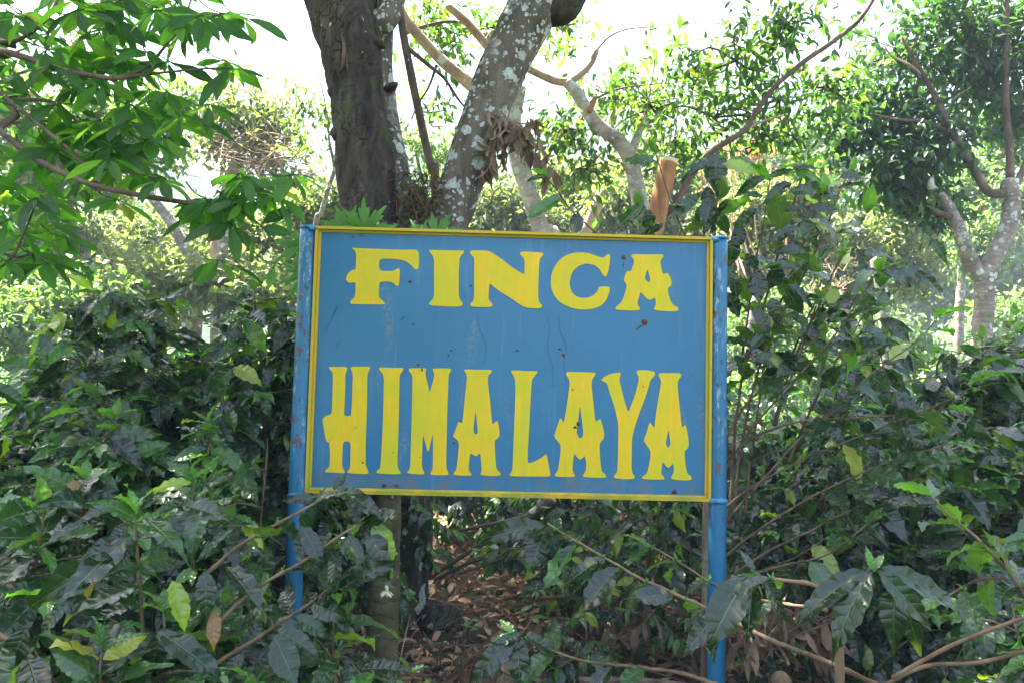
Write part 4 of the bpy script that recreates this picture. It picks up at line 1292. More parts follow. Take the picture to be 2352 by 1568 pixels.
def twist(p, d, ln, r, dep):
    pts = [p]
    for s in range(4):
        d = norm(d + R.normal(0, .35, 3) + [0, 0, .08])
        pts.append(pts[-1] + d * ln / 4)
    tube(g, smooth_path(pts, 3), [r, r * .5], 6, .05)
    if dep:
        for q in pts[1:]:
            twist(q, norm(d + R.normal(0, .8, 3)), ln * R.uniform(.35, .6), r * .5, dep - 1)


for d0 in ((-.8, 0, .45), (-.5, .3, .9), (-.9, -.2, .15), (.3, .2, .8)):
    twist(root, norm(np.array(d0)), R.uniform(.6, .95), .022, 2)
g.build('branches', M['bark_tan'], t)
# reddish dry shrub
t = thing('reddish_shrub', 'thin shrub of pinkish stems tipped with reddish dry leaves, above the sign right corner', 'shrub', P(1700, 600, 10) * [1, 1, 0])
gb, gl = Branches(), Geo()
for i in range(16):
    a = P(R.uniform(1660, 1830), 640, 10 + R.normal(0, .3))
    b = P(a[0] * 156.8 + 1176 - R.uniform(-30, 130), R.uniform(320, 450), 10 + R.normal(0, .3))
    p = smooth_path([a, (a + b) / 2 + R.normal(0, .12, 3), b], 5)
    tube(gb, p, [.016, .005], 5, .03)
for i in range(2):
    n = 330
    c = np.array([P(R.normal(1705, 28), R.normal(345, 20), 10 + R.normal(0, .2)) if R.random() < .75 else P(R.uniform(1600, 1790), R.uniform(330, 430), 10) for _ in range(n)])
    leaves(gl, FAR, c, R.normal(0, .6, (n, 3)) + [0, 0, -.7], R.normal(0, 1, (n, 3)), R.uniform(.05, .1, n), R.random(n), .7)
gb.build(M['bark_tan'], t)
gl.build('dry_leaves', M['red_dry'], t)

# far woods: one leafy mass in the haze
g = Geo()
bl = []
for i in range(150):
    x = R.uniform(-75, 85)
    y = R.uniform(48, 80)
    hgt = R.uniform(3, 8.5) if x > 15 else R.uniform(2, 6.5)
    bl.append(((x, y, hgt * .55 - 1), (R.uniform(2.5, 5), 2.5, hgt * .5), 16))
crown_leaves(g, bl, .85, FAR, 16, 1.0, (0, .8))
fo = g.build('distant_woods', M['green_leaf'])
fo['kind'] = 'stuff'
fo['label'] = 'hazy mass of distant woods below the hill'
g = Geo()
bl = []
for i in range(46):
    x = R.uniform(6, 26)
    y = R.uniform(19, 32)
    bl.append(((x, y, R.uniform(0, 2.6)), (R.uniform(1.2, 2.2), 1.3, R.uniform(1, 2)), 16))
for i in range(36):
    x = R.uniform(-26, 4)
    y = R.uniform(20, 30)
    bl.append(((x, y, R.uniform(-.2, 2.2)), (R.uniform(1.2, 2.2), 1.3, R.uniform(1, 1.8)), 16))
crown_leaves(g, bl, .32, FAR, 22, .6, (0, .8))
fo = g.build('undergrowth', M['green_leaf'])
fo['kind'] = 'stuff'
fo['label'] = 'green undergrowth between the far tree trunks'

# ------------------------------------------------------------------ overhanging tree, top left
t = thing('overhanging_tree', 'tree with palm-shaped leaf clusters whose green boughs overhang from the top left', 'tree', (-3.6, 1.9, 0))
gt = Geo()
tube(gt, smooth_path([(-3.6, 1.9, -.1), (-3.55, 1.9, 1.2), (-3.4, 1.95, 2.6), (-3.3, 2.0, 4.2), (-3.1, 2.1, 6.2)], 6), [.17, .15, .13, .1, .05], 16, .05)
gt.build('trunk', M['bark_brown'], t)
gb, gl = Branches(), Geo()
BR = [([(-3.35, 2.0, 2.9)], [(-120, 100, 1.95), (0, 118, 1.9), (60, 133, 1.88), (150, 163, 1.86), (262, 182, 1.84)], [.02, .012, .009]),
      ([], [(262, 182, 1.84), (330, 160, 1.85), (375, 112, 1.86), (420, 50, 1.88), (445, -20, 1.9)], [.008, .005, .003]),
      ([], [(262, 182, 1.84), (350, 170, 1.83), (450, 160, 1.82), (522, 156, 1.8)], [.007, .004, .003]),
      ([(-3.4, 1.95, 2.4)], [(-100, 230, 1.9), (0, 300, 1.85), (50, 342, 1.84), (100, 376, 1.83), (200, 421, 1.82), (300, 445, 1.8), (400, 462, 1.8), (480, 472, 1.8), (530, 476, 1.8)], [.016, .012, .01, .0085, .006]),
      ([], [(530, 476, 1.8), (575, 450, 1.8), (620, 425, 1.78), (668, 402, 1.76)], [.005, .003]),
      ([], [(505, 474, 1.8), (560, 490, 1.8), (610, 530, 1.78), (650, 590, 1.76)], [.004, .002]),
      ([], [(10, 222, 1.88), (80, 280, 1.86), (150, 335, 1.85), (195, 378, 1.84), (260, 390, 1.83), (360, 408, 1.82)], [.008, .006, .003]),
      ([(-3.38, 2.0, 2.6)], [(-100, 200, 1.95), (15, 228, 1.9), (120, 236, 1.9), (200, 300, 1.9), (240, 335, 1.9)], [.014, .007, .003]),
      ([(-3.3, 2.0, 3.2)], [(-80, 60, 2.0), (0, 95, 1.95), (50, 88, 1.95), (110, 40, 1.95), (150, -40, 2)], [.014, .008, .005]),
      ([], [(-60, 290, 2.1), (20, 283, 2.05), (120, 280, 2.0), (210, 310, 2.0)], [.006, .003]),
      ([], [(-60, 640, 1.9), (20, 600, 1.85), (53, 540, 1.85), (82, 470, 1.84)], [.006, .004, .003]),
      ([], [(-40, 560, 2), (30, 590, 1.9), (79, 584, 1.88), (110, 604, 1.86)], [.005, .003]),
      ([(-3.2, 2.05, 4.2)], [(-60, -160, 2.2), (80, -80, 2.1), (230, -20, 2.05), (340, 20, 2), (420, 60, 1.95), (509, 31, 1.9)], [.018, .01, .006, .003]),
      ([], [(230, -20, 2.05), (300, 60, 2.0), (310, 110, 2.0), (287, 137, 2.0)], [.004, .002])]
for pre, pts, rr in BR:
    tube(gb, smooth_path([np.array(p) for p in pre] + pxpath(pts), 6), [.8 * q for q in rr], 8, .05)


def palmate(px, py, Yd, ln, k=6, up=(0, -.45, .8), a0=None, frm=None, tint=None, spread=2 * PI, wid=1.0):
    c = P(px, py, Yd)
    nr = norm(np.array(up) + R.normal(0, .22, 3))
    e1 = norm(np.cross(nr, [.3, 1, .2]))
    e2 = np.cross(nr, e1)
    a0 = R.uniform(0, 6.28) if a0 is None else a0
    a = a0 + (np.arange(k) + R.normal(0, .12, k)) / k * spread
    d = np.cos(a)[:, None] * e1 + np.sin(a)[:, None] * e2 - nr * R.uniform(.05, .45, k)[:, None] + np.array([0, 0, -.25])
    ti = np.clip(R.uniform(.1, .85) + R.normal(0, .1, k), 0, .93) if tint is None else np.full(k, tint)
    if R.random() < .06:
        ti[R.integers(0, k)] = .98
    leaves(gl, PALM, c + norm(d) * .012, d, nr + R.normal(0, .45, (k, 3)), ln * .86 * R.uniform(.62, 1.12, k), ti, wid * R.uniform(.85, 1.25, k))
    for q in range(k):
        tube(gl, [c, c + norm(d[q]) * .018], [.0016, .0012], 4, 0, cap=False)
    if frm is not None:
        f = P(*frm)
        tube(gl, smooth_path([f, (f + c) / 2 + [0, 0, -.01], c], 3), [.0022, .0016], 5, 0)


HC = [(526, 157, 1.8, .145, 7), (386, 140, 1.84, .15, 6), (567, 406, 1.78, .12, 6), (672, 400, 1.76, .115, 8), (590, 428, 1.78, .12, 7), (527, 511, 1.78, .12, 7), (504, 597, 1.77, .125, 5), (458, 485, 1.8, .13, 5), (270, 459, 1.82, .12, 6), (366, 413, 1.82, .11, 7), (227, 277, 1.85, .12, 7), (254, 333, 1.84, .12, 7), (82, 455, 1.84, .15, 6), (79, 584, 1.88, .11, 6), (109, 604, 1.86, .115, 5), (7, 597, 1.85, .13, 6), (53, 538, 1.85, .13, 6), (150, 545, 1.86, .12, 4), (590, 520, 1.78, .10, 4),
      (287, 137, 1.95, .12, 7), (509, 31, 1.88, .15, 6), (355, 24, 1.9, .14, 7), (188, 82, 1.9, .13, 6), (420, 263, 1.82, .15, 5), (480, 240, 1.82, .14, 4), (300, 240, 1.86, .13, 6), (560, 40, 1.9, .13, 4), (340, 320, 1.85, .11, 6), (180, 200, 1.9, .12, 7), (430, 60, 1.9, .13, 6), (640, 450, 1.76, .11, 5), (560, 460, 1.79, .11, 6), (110, 330, 1.9, .13, 6), (30, 420, 1.9, .13, 6), (250, 20, 1.95, .13, 6), (120, 150, 1.92, .13, 6), (630, 604, 1.75, .07, 2)]
for px, py, Yd, ln, k in HC:
    palmate(px, py, Yd + R.normal(0, .03), ln, k, frm=(px - R.uniform(20, 70), py - R.uniform(-10, 50), Yd + .02))
for i in range(150):
    px = R.uniform(-90, 480) * (.62 if R.random() < .4 else 1)
    py = R.uniform(-120, 600)
    if px + .55 * py > 560 or (px > 260 and py > 380):
        if R.random() < .8:
            continue
    if py > 470 and px > 120:
        continue
    if R.random() < .08 + .1 * (200 < py < 380):
        continue
    Yd = R.uniform(1.8, 2.75)
    palmate(px, py, Yd, R.uniform(.11, .15), R.integers(5, 8), frm=(px - R.uniform(10, 80), py - R.uniform(-10, 60), Yd + .03))
for i in range(36):
    px, py = R.uniform(60, 520), R.uniform(-60, 420)
    if px + .5 * py > 590:
        continue
    Yd = R.uniform(1.75, 2.3)
    palmate(px, py, Yd, R.uniform(.11, .145), R.integers(5, 8), frm=(px - R.uniform(10, 60), py - R.uniform(-10, 50), Yd + .03))
for i in range(8):
    px, py = R.uniform(470, 600), R.uniform(340, 470)
    palmate(px, py, R.uniform(1.76, 1.95), R.uniform(.09, .12), R.integers(5, 8), frm=(px - R.uniform(10, 50), py + R.uniform(-10, 40), 1.8))
# boughs of the same tree spreading overhead, out of the picture
ax = []
for i in range(90):
    c = np.array([R.uniform(-4.6, -1.0), R.uniform(1.5, 3.4), R.uniform(3.9, 5.6)])
    px, py, d = proj(c)
    if d[0] > 0 and py[0] > -120:
        continue
    k = 7
    a = np.arange(k) / k * 2 * PI
    dd = np.stack([np.cos(a), np.sin(a), np.full(k, -.35)], -1)
    leaves(gl, PALM, np.repeat(c[None], k, 0), dd, np.tile([0, 0, 1.0], (k, 1)) + R.normal(0, .3, (k, 3)), R.uniform(.12, .16, k), R.uniform(.1, .8, k))
    ax.append(c)
for i in range(9):
    e = ax[R.integers(0, len(ax))]
    tube(gb, smooth_path([(-3.25, 2.05, 4.0 + .2 * i), (np.array([-3.2, 2.05, 4.3]) + e) / 2 + [0, 0, .2], e], 5), [.03, .006], 6, .05)
gb.build(M['bark_brown'], t)
gl.build('foliage', M['palmate'], t)

# ------------------------------------------------------------------ papaya behind the sign
t = thing('papaya_tree', 'young papaya tree behind the sign, ringed brown trunk with one white flower', 'tree', P(876, 1560, 3.35) * [1, 1, 0])
g = Geo()
tube(g, smooth_path([P(872, 1650, 3.35), P(874, 1560, 3.35), P(882, 1400, 3.36), (P(888, 1250, 3.38)), P(893, 1120, 3.4), P(898, 900, 3.42), P(900, 600, 3.45)], 20), [.09, .083, .077, .068, .06, .05, .035], 48, .03, bark=.004)
g.build('trunk', M['papaya_bark'], t)


def papaya_leaf(g, c, tipdir, nr, size, tint=.5):
    X = norm(np.array(tipdir, float))
    Z = norm(np.array(nr, float) - X * np.dot(nr, X))
    Yv = np.cross(Z, X)
    n = 361
    th = np.linspace(-2.55, 2.55, n)
    lob = np.abs(np.cos(th * 4.3)) ** .75
    rr = .26 + .74 * lob * (1 - .22 * np.abs(th) / 2.6)
    rr = rr * (1 + .17 * np.cos(th * 25.8) * lob)
    rings = 5
    v, q, uv = [], [], []
    for k in range(rings + 1):
        f = k / rings
        rad = rr * f * size
        x, y = rad * np.cos(th), rad * np.sin(th)
        z = -.35 * rad ** 2 / size + .05 * size * f * np.cos(th * 8.6) + .012 * size * np.sin(9 * th) * f
        v.append(c + x[:, None] * X + y[:, None] * Yv + z[:, None] * Z)
        uv.append(np.stack([np.full(n, .3), f * np.ones(n)], -1))
    for k in range(rings):
        for i in range(n - 1):
            q.append((k * n + i, (k + 1) * n + i, (k + 1) * n + i + 1, k * n + i + 1))
    g.add(np.concatenate(v), q, None, np.concatenate(uv), tint)


g, gs = Geo(), Branches()
top = P(900, 640, 3.45)
for (px, py, Yd), dr, nr, sz, ti in (((838, 530, 3.3), (-.1, -.15, 1), (0, -1, .3), .145, .6), ((800, 528, 3.35), (-.55, -.1, 1), (0, -1, .4), .13, .4), ((1000, 545, 3.4), (.5, -.1, 1), (.1, -1, .5), .13, .5), ((965, 550, 3.35), (-.4, -.1, .9), (0, -1, .5), .10, .7), ((700, 560, 3.5), (-1, -.2, .15), (.1, -1, .5), .16, .3), ((705, 625, 3.45), (-1, -.2, -.3), (0, -1, .5), .15, .4)):
    c = P(px, py, Yd)
    papaya_leaf(g, c, dr, nr, sz, ti)
    tube(gs.new('leaf_stalk'), smooth_path([top, (top + c) / 2 + [0, 0, .04], c], 5), [.008, .005], 7, 0)
gs.build(M['bud'], t)
g.build('foliage', M['papaya'], t)
g = Geo()
c = P(886, 1332, 3.26)
tube(g, smooth_path([P(884, 1322, 3.28), c + [0, -.005, -.006], c + [.004, -.008, -.025]], 3), [.004, .003, .004], 7, 0)
st = g.build('flower_stalk', M['bud'], t)
g = Geo()
fc = P(888, 1350, 3.25)
tube(g, [c + [.004, -.008, -.02], fc, fc + [.004, -.004, -.012]], [.006, .0095, .005], 9, 0)
for k in range(5):
    a = k / 5 * 2 * PI + .3
    leaves(g, MID, (fc + [.003, -.004, -.01])[None], np.array([[math.cos(a), .4 * math.sin(a) - .3, -.55]]), np.array([[0, -1, .3]]), np.array([.038]), np.array([.5]), np.array([.9]))
fl = g.build('flower', M['flower'], t)
fl['label'] = 'small white star-shaped papaya flower'

# ------------------------------------------------------------------ coffee plants
GC = 'coffee bushes'
B = {}


def cb(label, x, y, h, ex=None, **k):
    fam = k.pop('fam', None)
    return bush('coffee_bush', label, GC, (x, y, h, k), fam, ex)


# middle-left hedge
cb('tall dark coffee bush directly left of the sign post, leaves touching the post', -1.22, 3.75, 2.0, lat=.62, stems=3, leaf=.185)
cb('dark coffee bush with the highest crown in the left hedge', -1.75, 3.55, 2.13, lat=.62, stems=3, leaf=.185)
cb('dark coffee bush in the left hedge, second from the left edge', -2.3, 3.5, 1.9, lat=.6, stems=3, leaf=.185)
cb('sprawling coffee bush cut by the left edge of the view', -2.75, 3.1, 1.7, lat=.6, stems=3, leaf=.185)
cb('coffee bush half hidden behind the left hedge, crown against sunlit foliage', -2.75, 4.6, 1.75, lat=.65, stems=3, leaf=.185, fam=COFM)
cb('coffee bush between the left hedge and the papaya trunk', -.95, 4.5, 1.85, lat=.5, stems=2, leaf=.14, fam=COFM)
cb('low coffee bush filling the dark middle of the left side', -1.7, 2.75, 1.4, lat=.55, stems=3, leaf=.18)
cb('low coffee bush left of the post foot', -1.2, 2.95, 1.35, lat=.5, stems=3, leaf=.17)


def fore_left(gb, gl):
    k = dict(leaf=.14, start=.45, step=.06, prune=False, skip=.05, facing=.5)
    shoot(gb, gl, pxpath([(400, 1590, 1.8), (520, 1510, 1.85), (600, 1460, 1.9), (720, 1380, 2.0), (800, 1318, 2.05), (850, 1280, 2.1)]), .006, .003, **k)
    shoot(gb, gl, pxpath([(480, 1450, 1.9), (575, 1360, 1.95), (690, 1290, 2.0), (790, 1222, 2.05), (850, 1190, 2.1)]), .006, .003, **k)
    shoot(gb, gl, pxpath([(470, 1320, 1.9), (550, 1252, 1.95), (640, 1200, 2.0), (720, 1155, 2.05), (772, 1128, 2.1)]), .006, .003, leaf=.12, start=.2, step=.07, prune=False, skip=.2, facing=.4, tip=False)
    for b, tp, ti, w in (((766, 1130, 2.1), (792, 1082, 2.12), .25, 1.2), ((735, 1152, 2.1), (668, 1128, 2.05), .25, 1.0), ((785, 1128, 2.1), (872, 1168, 2.0), .2, 1.1), ((828, 1198, 2.08), (918, 1172, 2.0), .25, 1.0), ((858, 1195, 2.08), (912, 1300, 2.02), .92, 1.1), ((840, 1205, 2.06), (915, 1330, 2.0), .15, 1.1),
                         ((690, 1205, 2.0), (745, 1290, 1.95), .2, 1.0), ((800, 1225, 2.0), (838, 1290, 1.96), .3, .9), ((740, 1395, 2.0), (790, 1295, 1.9), .2, 1.0), ((770, 1360, 2.0), (880, 1275, 1.95), .2, .9), ((720, 1385, 2.0), (690, 1480, 1.95), .2, 1.0), ((745, 1385, 2.0), (800, 1440, 1.92), .25, 1.1)):
        leafpx(gl, b, tp, ti, COF, .8, w)


def fl2(gb, gl):
    # upright shoot with buds and big single leaves
    shoot(gb, gl, pxpath([(340, 1560, 1.7), (328, 1400, 1.7), (320, 1260, 1.7), (312, 1180, 1.7)]), .006, .002, .15, .45, .05, prune=False, facing=.4)
    shoot(gb, gl, pxpath([(-60, 1420, 1.6), (60, 1500, 1.6), (150, 1590, 1.6)]), .007, .003, .15, .1, .06, prune=False, facing=.5)
    for b, tp, ti, w in (((300, 1230, 1.65), (130, 1375, 1.5), .3, .8), ((275, 1268, 1.68), (60, 1380, 1.6), .35, .9), ((395, 1332, 1.65), (430, 1452, 1.62), .93, 1.1), ((470, 1310, 1.65), (478, 1420, 1.6), .15, 1.1), ((520, 1300, 1.68), (615, 1400, 1.6), .2, 1.0), ((180, 1440, 1.6), (105, 1568, 1.55), .15, 1.2), ((220, 1445, 1.6), (255, 1575, 1.55), .2, 1.1), ((300, 1440, 1.62), (290, 1530, 1.6), .25, 1.2), ((370, 1450, 1.62), (340, 1570, 1.58), .2, 1.2), ((630, 1460, 1.75), (680, 1570, 1.7), .3, 1.3), ((360, 1450, 1.6), (520, 1530, 1.55), .25, .9),
                         ((160, 1380, 1.62), (70, 1460, 1.58), .25, 1.0), ((330, 1190, 1.7), (420, 1235, 1.62), .7, 1.0), ((200, 1200, 1.72), (90, 1250, 1.68), .3, .9), ((420, 1160, 1.75), (520, 1180, 1.7), .35, 1.0), ((260, 1170, 1.74), (170, 1185, 1.7), .3, .9), ((540, 1210, 1.72), (450, 1260, 1.7), .2, 1.0), ((60, 1440, 1.6), (10, 1550, 1.58), .2, 1.2), ((560, 1500, 1.7), (500, 1570, 1.65), .2, 1.2), ((495, 1400, 1.66), (488, 1488, 1.62), 1.0, .9), ((205, 1290, 1.7), (196, 1385, 1.68), .99, .8), ((130, 1330, 1.68), (100, 1390, 1.66), .99, .8)):
        leafpx(gl, b, tp, ti, COF, .8, w)


cb('foreground coffee bush at the bottom left with long arching twigs over the post', -.62, 2.1, .92, fore_left, lat=.4, stems=2, leaf=.18)
cb('large-leaved coffee bush filling the bottom left corner', -.9, 1.72, 1.12, fl2, lat=.42, stems=2, leaf=.19)
cb('coffee bush at the left border, below the hedge', -1.45, 2.05, 1.25, lat=.45, stems=2, leaf=.19)
cb('shaded coffee bush tucked behind the bottom left foliage', -1.0, 2.45, 1.2, lat=.42, stems=3, leaf=.18)
cb('small coffee bush low beside the post foot', -.35, 2.2, .62, lat=.3, stems=2, leaf=.13)


# beneath / behind the sign
def under(gb, gl):
    for a in ([(1450, 1190, 3.6), (1380, 1260, 3.6), (1340, 1320, 3.6), (1290, 1330, 3.55)], [(1500, 1180, 3.7), (1430, 1210, 3.7), (1390, 1250, 3.7), (1370, 1290, 3.7)], [(1480, 1200, 3.8), (1360, 1190, 3.8), (1300, 1200, 3.8), (1240, 1240, 3.8)], [(1250, 1260, 3.7), (1180, 1260, 3.7), (1100, 1265, 3.7)]):
        shoot(gb, gl, pxpath(a), .005, .002, .13, .3, .07, COFM)


cb('coffee bush under the sign whose leaves hang behind the bottom rail', .72, 4.0, 1.25, under, lat=.5, stems=2, leaf=.13, fam=COFM, skip=.3)
cb('coffee bush standing behind the right half of the sign foot', .55, 5.2, 1.25, lat=.5, stems=2, leaf=.13, fam=COFM, skip=.25)
cb('coffee bush seen below the sign, far behind beside the forked trunk', -.05, 6.6, 1.35, lat=.55, stems=2, leaf=.14, fam=COFS, skip=.2)
cb('coffee bush seen below the sign, deep in the row behind', .9, 7.2, 1.4, lat=.6, stems=2, leaf=.14, fam=COFS)
cb('coffee bush closing the view under the sign middle, farthest back', .3, 8.6, 1.5, lat=.6, stems=3, leaf=.17, fam=COFS)
cb('coffee bush closing the view under the sign, left and far back', -.6, 8.9, 1.5, lat=.6, stems=3, leaf=.17, fam=COFS)
cb('coffee bush seen under the sign close to the forked trunk, in the far row', -.5, 7.2, 1.35, lat=.55, stems=3, leaf=.17, fam=COFS)
cb('coffee bush filling the gap under the sign, midway back', .15, 6.1, 1.05, lat=.5, stems=2, leaf=.16, fam=COFM, skip=.2)
cb('thin leafy coffee plant between the fallen branch and the right bushes', .2, 5.0, 1.0, lat=.45, stems=2, leaf=.16, fam=COFM, skip=.3)
cb('scrawny thin-stemmed coffee plant below the right end of the sign', .42, 3.55, .8, lat=.3, stems=1, leaf=.12, fam=COFM)


# right side
def tall(gb, gl):
    k = dict(prune=True, skip=.15, yellow=.02)
    shoot(gb, gl, pxpath([(1690, 1150, 3.3), (1655, 900, 3.3), (1642, 700, 3.3), (1640, 540, 3.3), (1648, 430, 3.3), (1650, 405, 3.3)]), .007, .004, .22, .35, .1, COF, droop=.15, **k)
    shoot(gb, gl, pxpath([(1675, 1200, 3.3), (1700, 900, 3.3), (1760, 680, 3.25), (1800, 540, 3.2), (1830, 440, 3.2), (1842, 395, 3.2)]), .007, .004, .22, .4, .09, COF, droop=.1, **k)
    shoot(gb, gl, pxpath([(1680, 1180, 3.3), (1740, 860, 3.3), (1830, 660, 3.3), (1890, 540, 3.3), (1930, 430, 3.3), (1950, 400, 3.3)]), .007, .004, .22, .4, .09, COF, droop=.12, **k)
    shoot(gb, gl, pxpath([(1670, 900, 3.4), (1600, 620, 3.4), (1560, 520, 3.4), (1530, 440, 3.4), (1503, 350, 3.4)]), .006, .003, .17, .45, .1, COF, droop=.2, skip=.8)
    shoot(gb, gl, pxpath([(1665, 880, 3.5), (1500, 640, 3.5), (1400, 560, 3.5), (1320, 485, 3.45), (1288, 440, 3.45), (1255, 405, 3.4)]), .006, .003, .14, .72, .14, COF, droop=.15, skip=.25)
    shoot(gb, gl, pxpath([(1670, 900, 3.4), (1580, 650, 3.4), (1520, 560, 3.4), (1485, 510, 3.4), (1470, 480, 3.4)]), .005, .003, .17, .6, .07, COF, droop=.3, skip=.1)
    for bx, tx, ty, Yd in ((1690, 1765, 415, 3.5), (1720, 1890, 450, 3.5), (1740, 1990, 490, 3.55), (1730, 1935, 590, 3.5), (1760, 2020, 660, 3.3), (1700, 1760, 780, 3.3), (1720, 1880, 700, 3.4)):
        q = ty + 400
        x0 = bx + .2 * (tx - bx)
        shoot(gb, gl, pxpath([(x0, q, Yd), (x0 + .3 * (tx - x0), q - 150, Yd), (x0 + .7 * (tx - x0), ty + 110, Yd - .05), (tx, ty, Yd - .1)]), .006, .003, .235, .3, .105, COF, (.0, .85), True, .2, skip=.45, facing=.7)
    LV = '''285 200 145 195 .7 1|660 220 845 230 .8 1|600 200 445 240 .6 .9|890 245 1060 175 .6 .8|1000 262 1170 240 .1 .9|880 300 1010 245 .5 .9|1010 272 1180 292 .85 .8|1250 305 1385 265 .4 1|860 290 710 370 .3 .8|1000 330 865 385 .1 1|990 380 1165 345 .5 .8|850 400 735 385 .5 .9|1340 330 1220 360 .1 .9|960 480 1090 440 .2 .8|1100 450 1260 465 .1 .9|560 350 570 480 .1 1.4|520 390 370 500 .5 .9|540 440 495 530 .3 1.1|600 480 540 600 .4 1.1|620 480 665 600 .5 1.3|230 440 95 530 .6 .9|235 450 180 555 .2 1.1|250 470 270 590 .1 1.5|330 540 260 595 .2 1|270 560 150 605 .6 1|820 470 680 560 .5 1|760 480 900 470 .6 .9|1050 540 1150 640 .5 1.3|1130 510 1295 600 .6 1.1|1040 560 900 600 .5 .9|740 560 710 670 .1 1.4|900 700 1090 650 .5 .8|880 770 1070 760 .6 .8|760 700 840 790 .2 1.1|820 790 830 950 .1 1.4|700 830 720 940 .3 1.2|660 900 740 1040 .1 1.3|800 980 910 1115 .2 1.2|900 930 930 1045 .4 1.4|970 880 1060 1020 .5 1.3|980 860 1140 940 .3 .8|1050 1020 1080 1090 .7 1.4|1380 700 1565 690 .5 1|1330 775 1520 782 .4 .7|1320 820 1480 890 .5 1.1|1520 790 1800 800 .5 .6|1660 790 1850 940 .3 .7|1230 880 1200 965 .93 1.3|1400 900 1400 1050 .7 1.3|1300 790 1220 830 .1 1|1735 630 1835 730 .5 .9|800 1240 1005 1260 .5 1|700 1230 770 1290 .3 1.1|1340 1260 1310 1420 .88 1.2|950 1370 975 1460 .2 1.3|700 620 680 760 .5 1.4|690 760 660 880 .6 1.3|930 640 1000 560 .4 .9|1200 640 1130 700 .5 1|860 1120 780 1200 .5 1.1|1180 1000 1130 1080 .6 1.2'''
    for e in LV.split('|'):
        x1, y1, x2, y2, ti, wd = [float(q) for q in e.split()]
        x1, x2, y1, y2 = 1378 + x1 * .4395, 1378 + x2 * .4395, 275.6 + y1 * .4395, 275.6 + y2 * .4395
        Yd = 3.32 if min(x1, x2) < 1720 else 3.12
        leafpx(gl, (x1, y1, Yd), (x2, y2, Yd + R.uniform(-.05, .03) * (Yd < 3.2)), ti, COF, .75, wd * 1.12, .5)
    for b, tp, ti, w in (((1645, 352, 3.25), (1642, 432, 3.2), .3, 1.7), ((1660, 378, 3.2), (1748, 380, 3.15), .93, 1.0), ((1640, 375, 3.2), (1572, 382, 3.2), .3, 1.0), ((1502, 372, 3.4), (1440, 362, 3.4), .75, 1.1), ((1288, 455, 3.4), (1208, 492, 3.3), .8, 1.1), ((1330, 490, 3.4), (1318, 540, 3.35), .3, 1.3), ((1256, 408, 3.4), (1214, 400, 3.4), .4, 1.0), ((1636, 450, 3.25), (1620, 520, 3.2), .2, 1.3)):
        leafpx(gl, b, tp, ti, COF, .8, w)


def fan(gb, gl):
    for a in ([(1640, 1120, 3.25), (1720, 990, 3.2), (1800, 900, 3.1), (1920, 770, 3.0), (1985, 680, 2.95), (2020, 620, 2.9)],
              [(1640, 1230, 3.25), (1760, 1090, 3.15), (1860, 985, 3.05), (2000, 860, 2.9), (2100, 785, 2.8), (2150, 730, 2.75)],
              [(1640, 1190, 3.25), (1720, 1120, 3.2), (1850, 1050, 3.1), (2010, 985, 2.95), (2130, 935, 2.85), (2230, 885, 2.8)],
              [(1640, 1300, 3.2), (1740, 1220, 3.1), (1870, 1140, 3.0), (2020, 1070, 2.9), (2180, 1020, 2.8)],
              [(1640, 1350, 3.2), (1760, 1270, 3.1), (1900, 1200, 3.0), (2080, 1110, 2.9), (2160, 1060, 2.85)],
              [(1640, 1090, 3.3), (1720, 1010, 3.25), (1830, 970, 3.15), (1970, 962, 3.05), (2120, 955, 2.9), (2180, 940, 2.85)],
              [(1645, 1060, 3.3), (1700, 950, 3.25), (1770, 870, 3.2), (1850, 800, 3.2), (1910, 740, 3.2)],
              [(1640, 1370, 3.2), (1720, 1320, 3.15), (1830, 1270, 3.1), (1900, 1225, 3.05)],
              [(1690, 1330, 3.0), (1790, 1300, 2.9), (1900, 1270, 2.8), (1990, 1200, 2.75)]):
        shoot(gb, gl, pxpath(a), .0058, .0025, .19, .55, .09, COF, (0, .75), True, .4, skip=.12, facing=.7)


cb('tall coffee bush with upright shoots rising above the right sign post', 1.28, 3.35, 1.6, tall, lat=.45, stems=1, leaf=.15)
cb('coffee bush with long bare arching stems fanning right from the post', 1.3, 3.7, 1.2, fan, lat=.4, stems=1, leaf=.14)
k = dict(lat=.6, stems=3, leaf=.18)
cb('dense coffee bush at the right border, shiny leaves at mid height', 2.25, 2.9, 1.65, **k)
cb('coffee bush below the right fork, crown of small shiny leaves', 2.5, 3.9, 2.1, fam=COFM, **k)
cb('coffee bush right of the fork trunk, cut by the right edge', 3.25, 4.0, 2.25, fam=COFM, **k)
cb('coffee bush low in the shade between post and right border', 1.75, 3.9, 1.25, fam=COFM, **k)
cb('coffee bush in the second row, right of the bare stems', 2.1, 5.2, 1.45, fam=COFM, **k)
cb('coffee bush in the second row behind the blue post', 1.5, 5.6, 1.35, fam=COFM, **k)
cb('coffee bush in the second row under the fork trunk', 3.3, 5.6, 1.5, fam=COFM, **k)
cb('coffee bush in the third row, tiny leaves beside the thin trunk', 2.2, 7.3, 1.5, fam=COFS, **k)
cb('coffee bush in the third row near the right border', 3.9, 7.3, 1.5, fam=COFS, **k)
cb('coffee bush in the farthest row behind the bare stems', 3.3, 9.2, 1.5, fam=COFS, **k)
cb('coffee bush in the farthest row behind the post', 1.9, 9.4, 1.5, fam=COFS, **k)
cb('coffee bush in the farthest row at the right border', 5.6, 8.6, 1.7, fam=COFS, **k)
cb('low coffee bush at the right border, below the shiny one', 1.85, 2.35, 1.0, lat=.42, stems=2, leaf=.17, skip=.2)


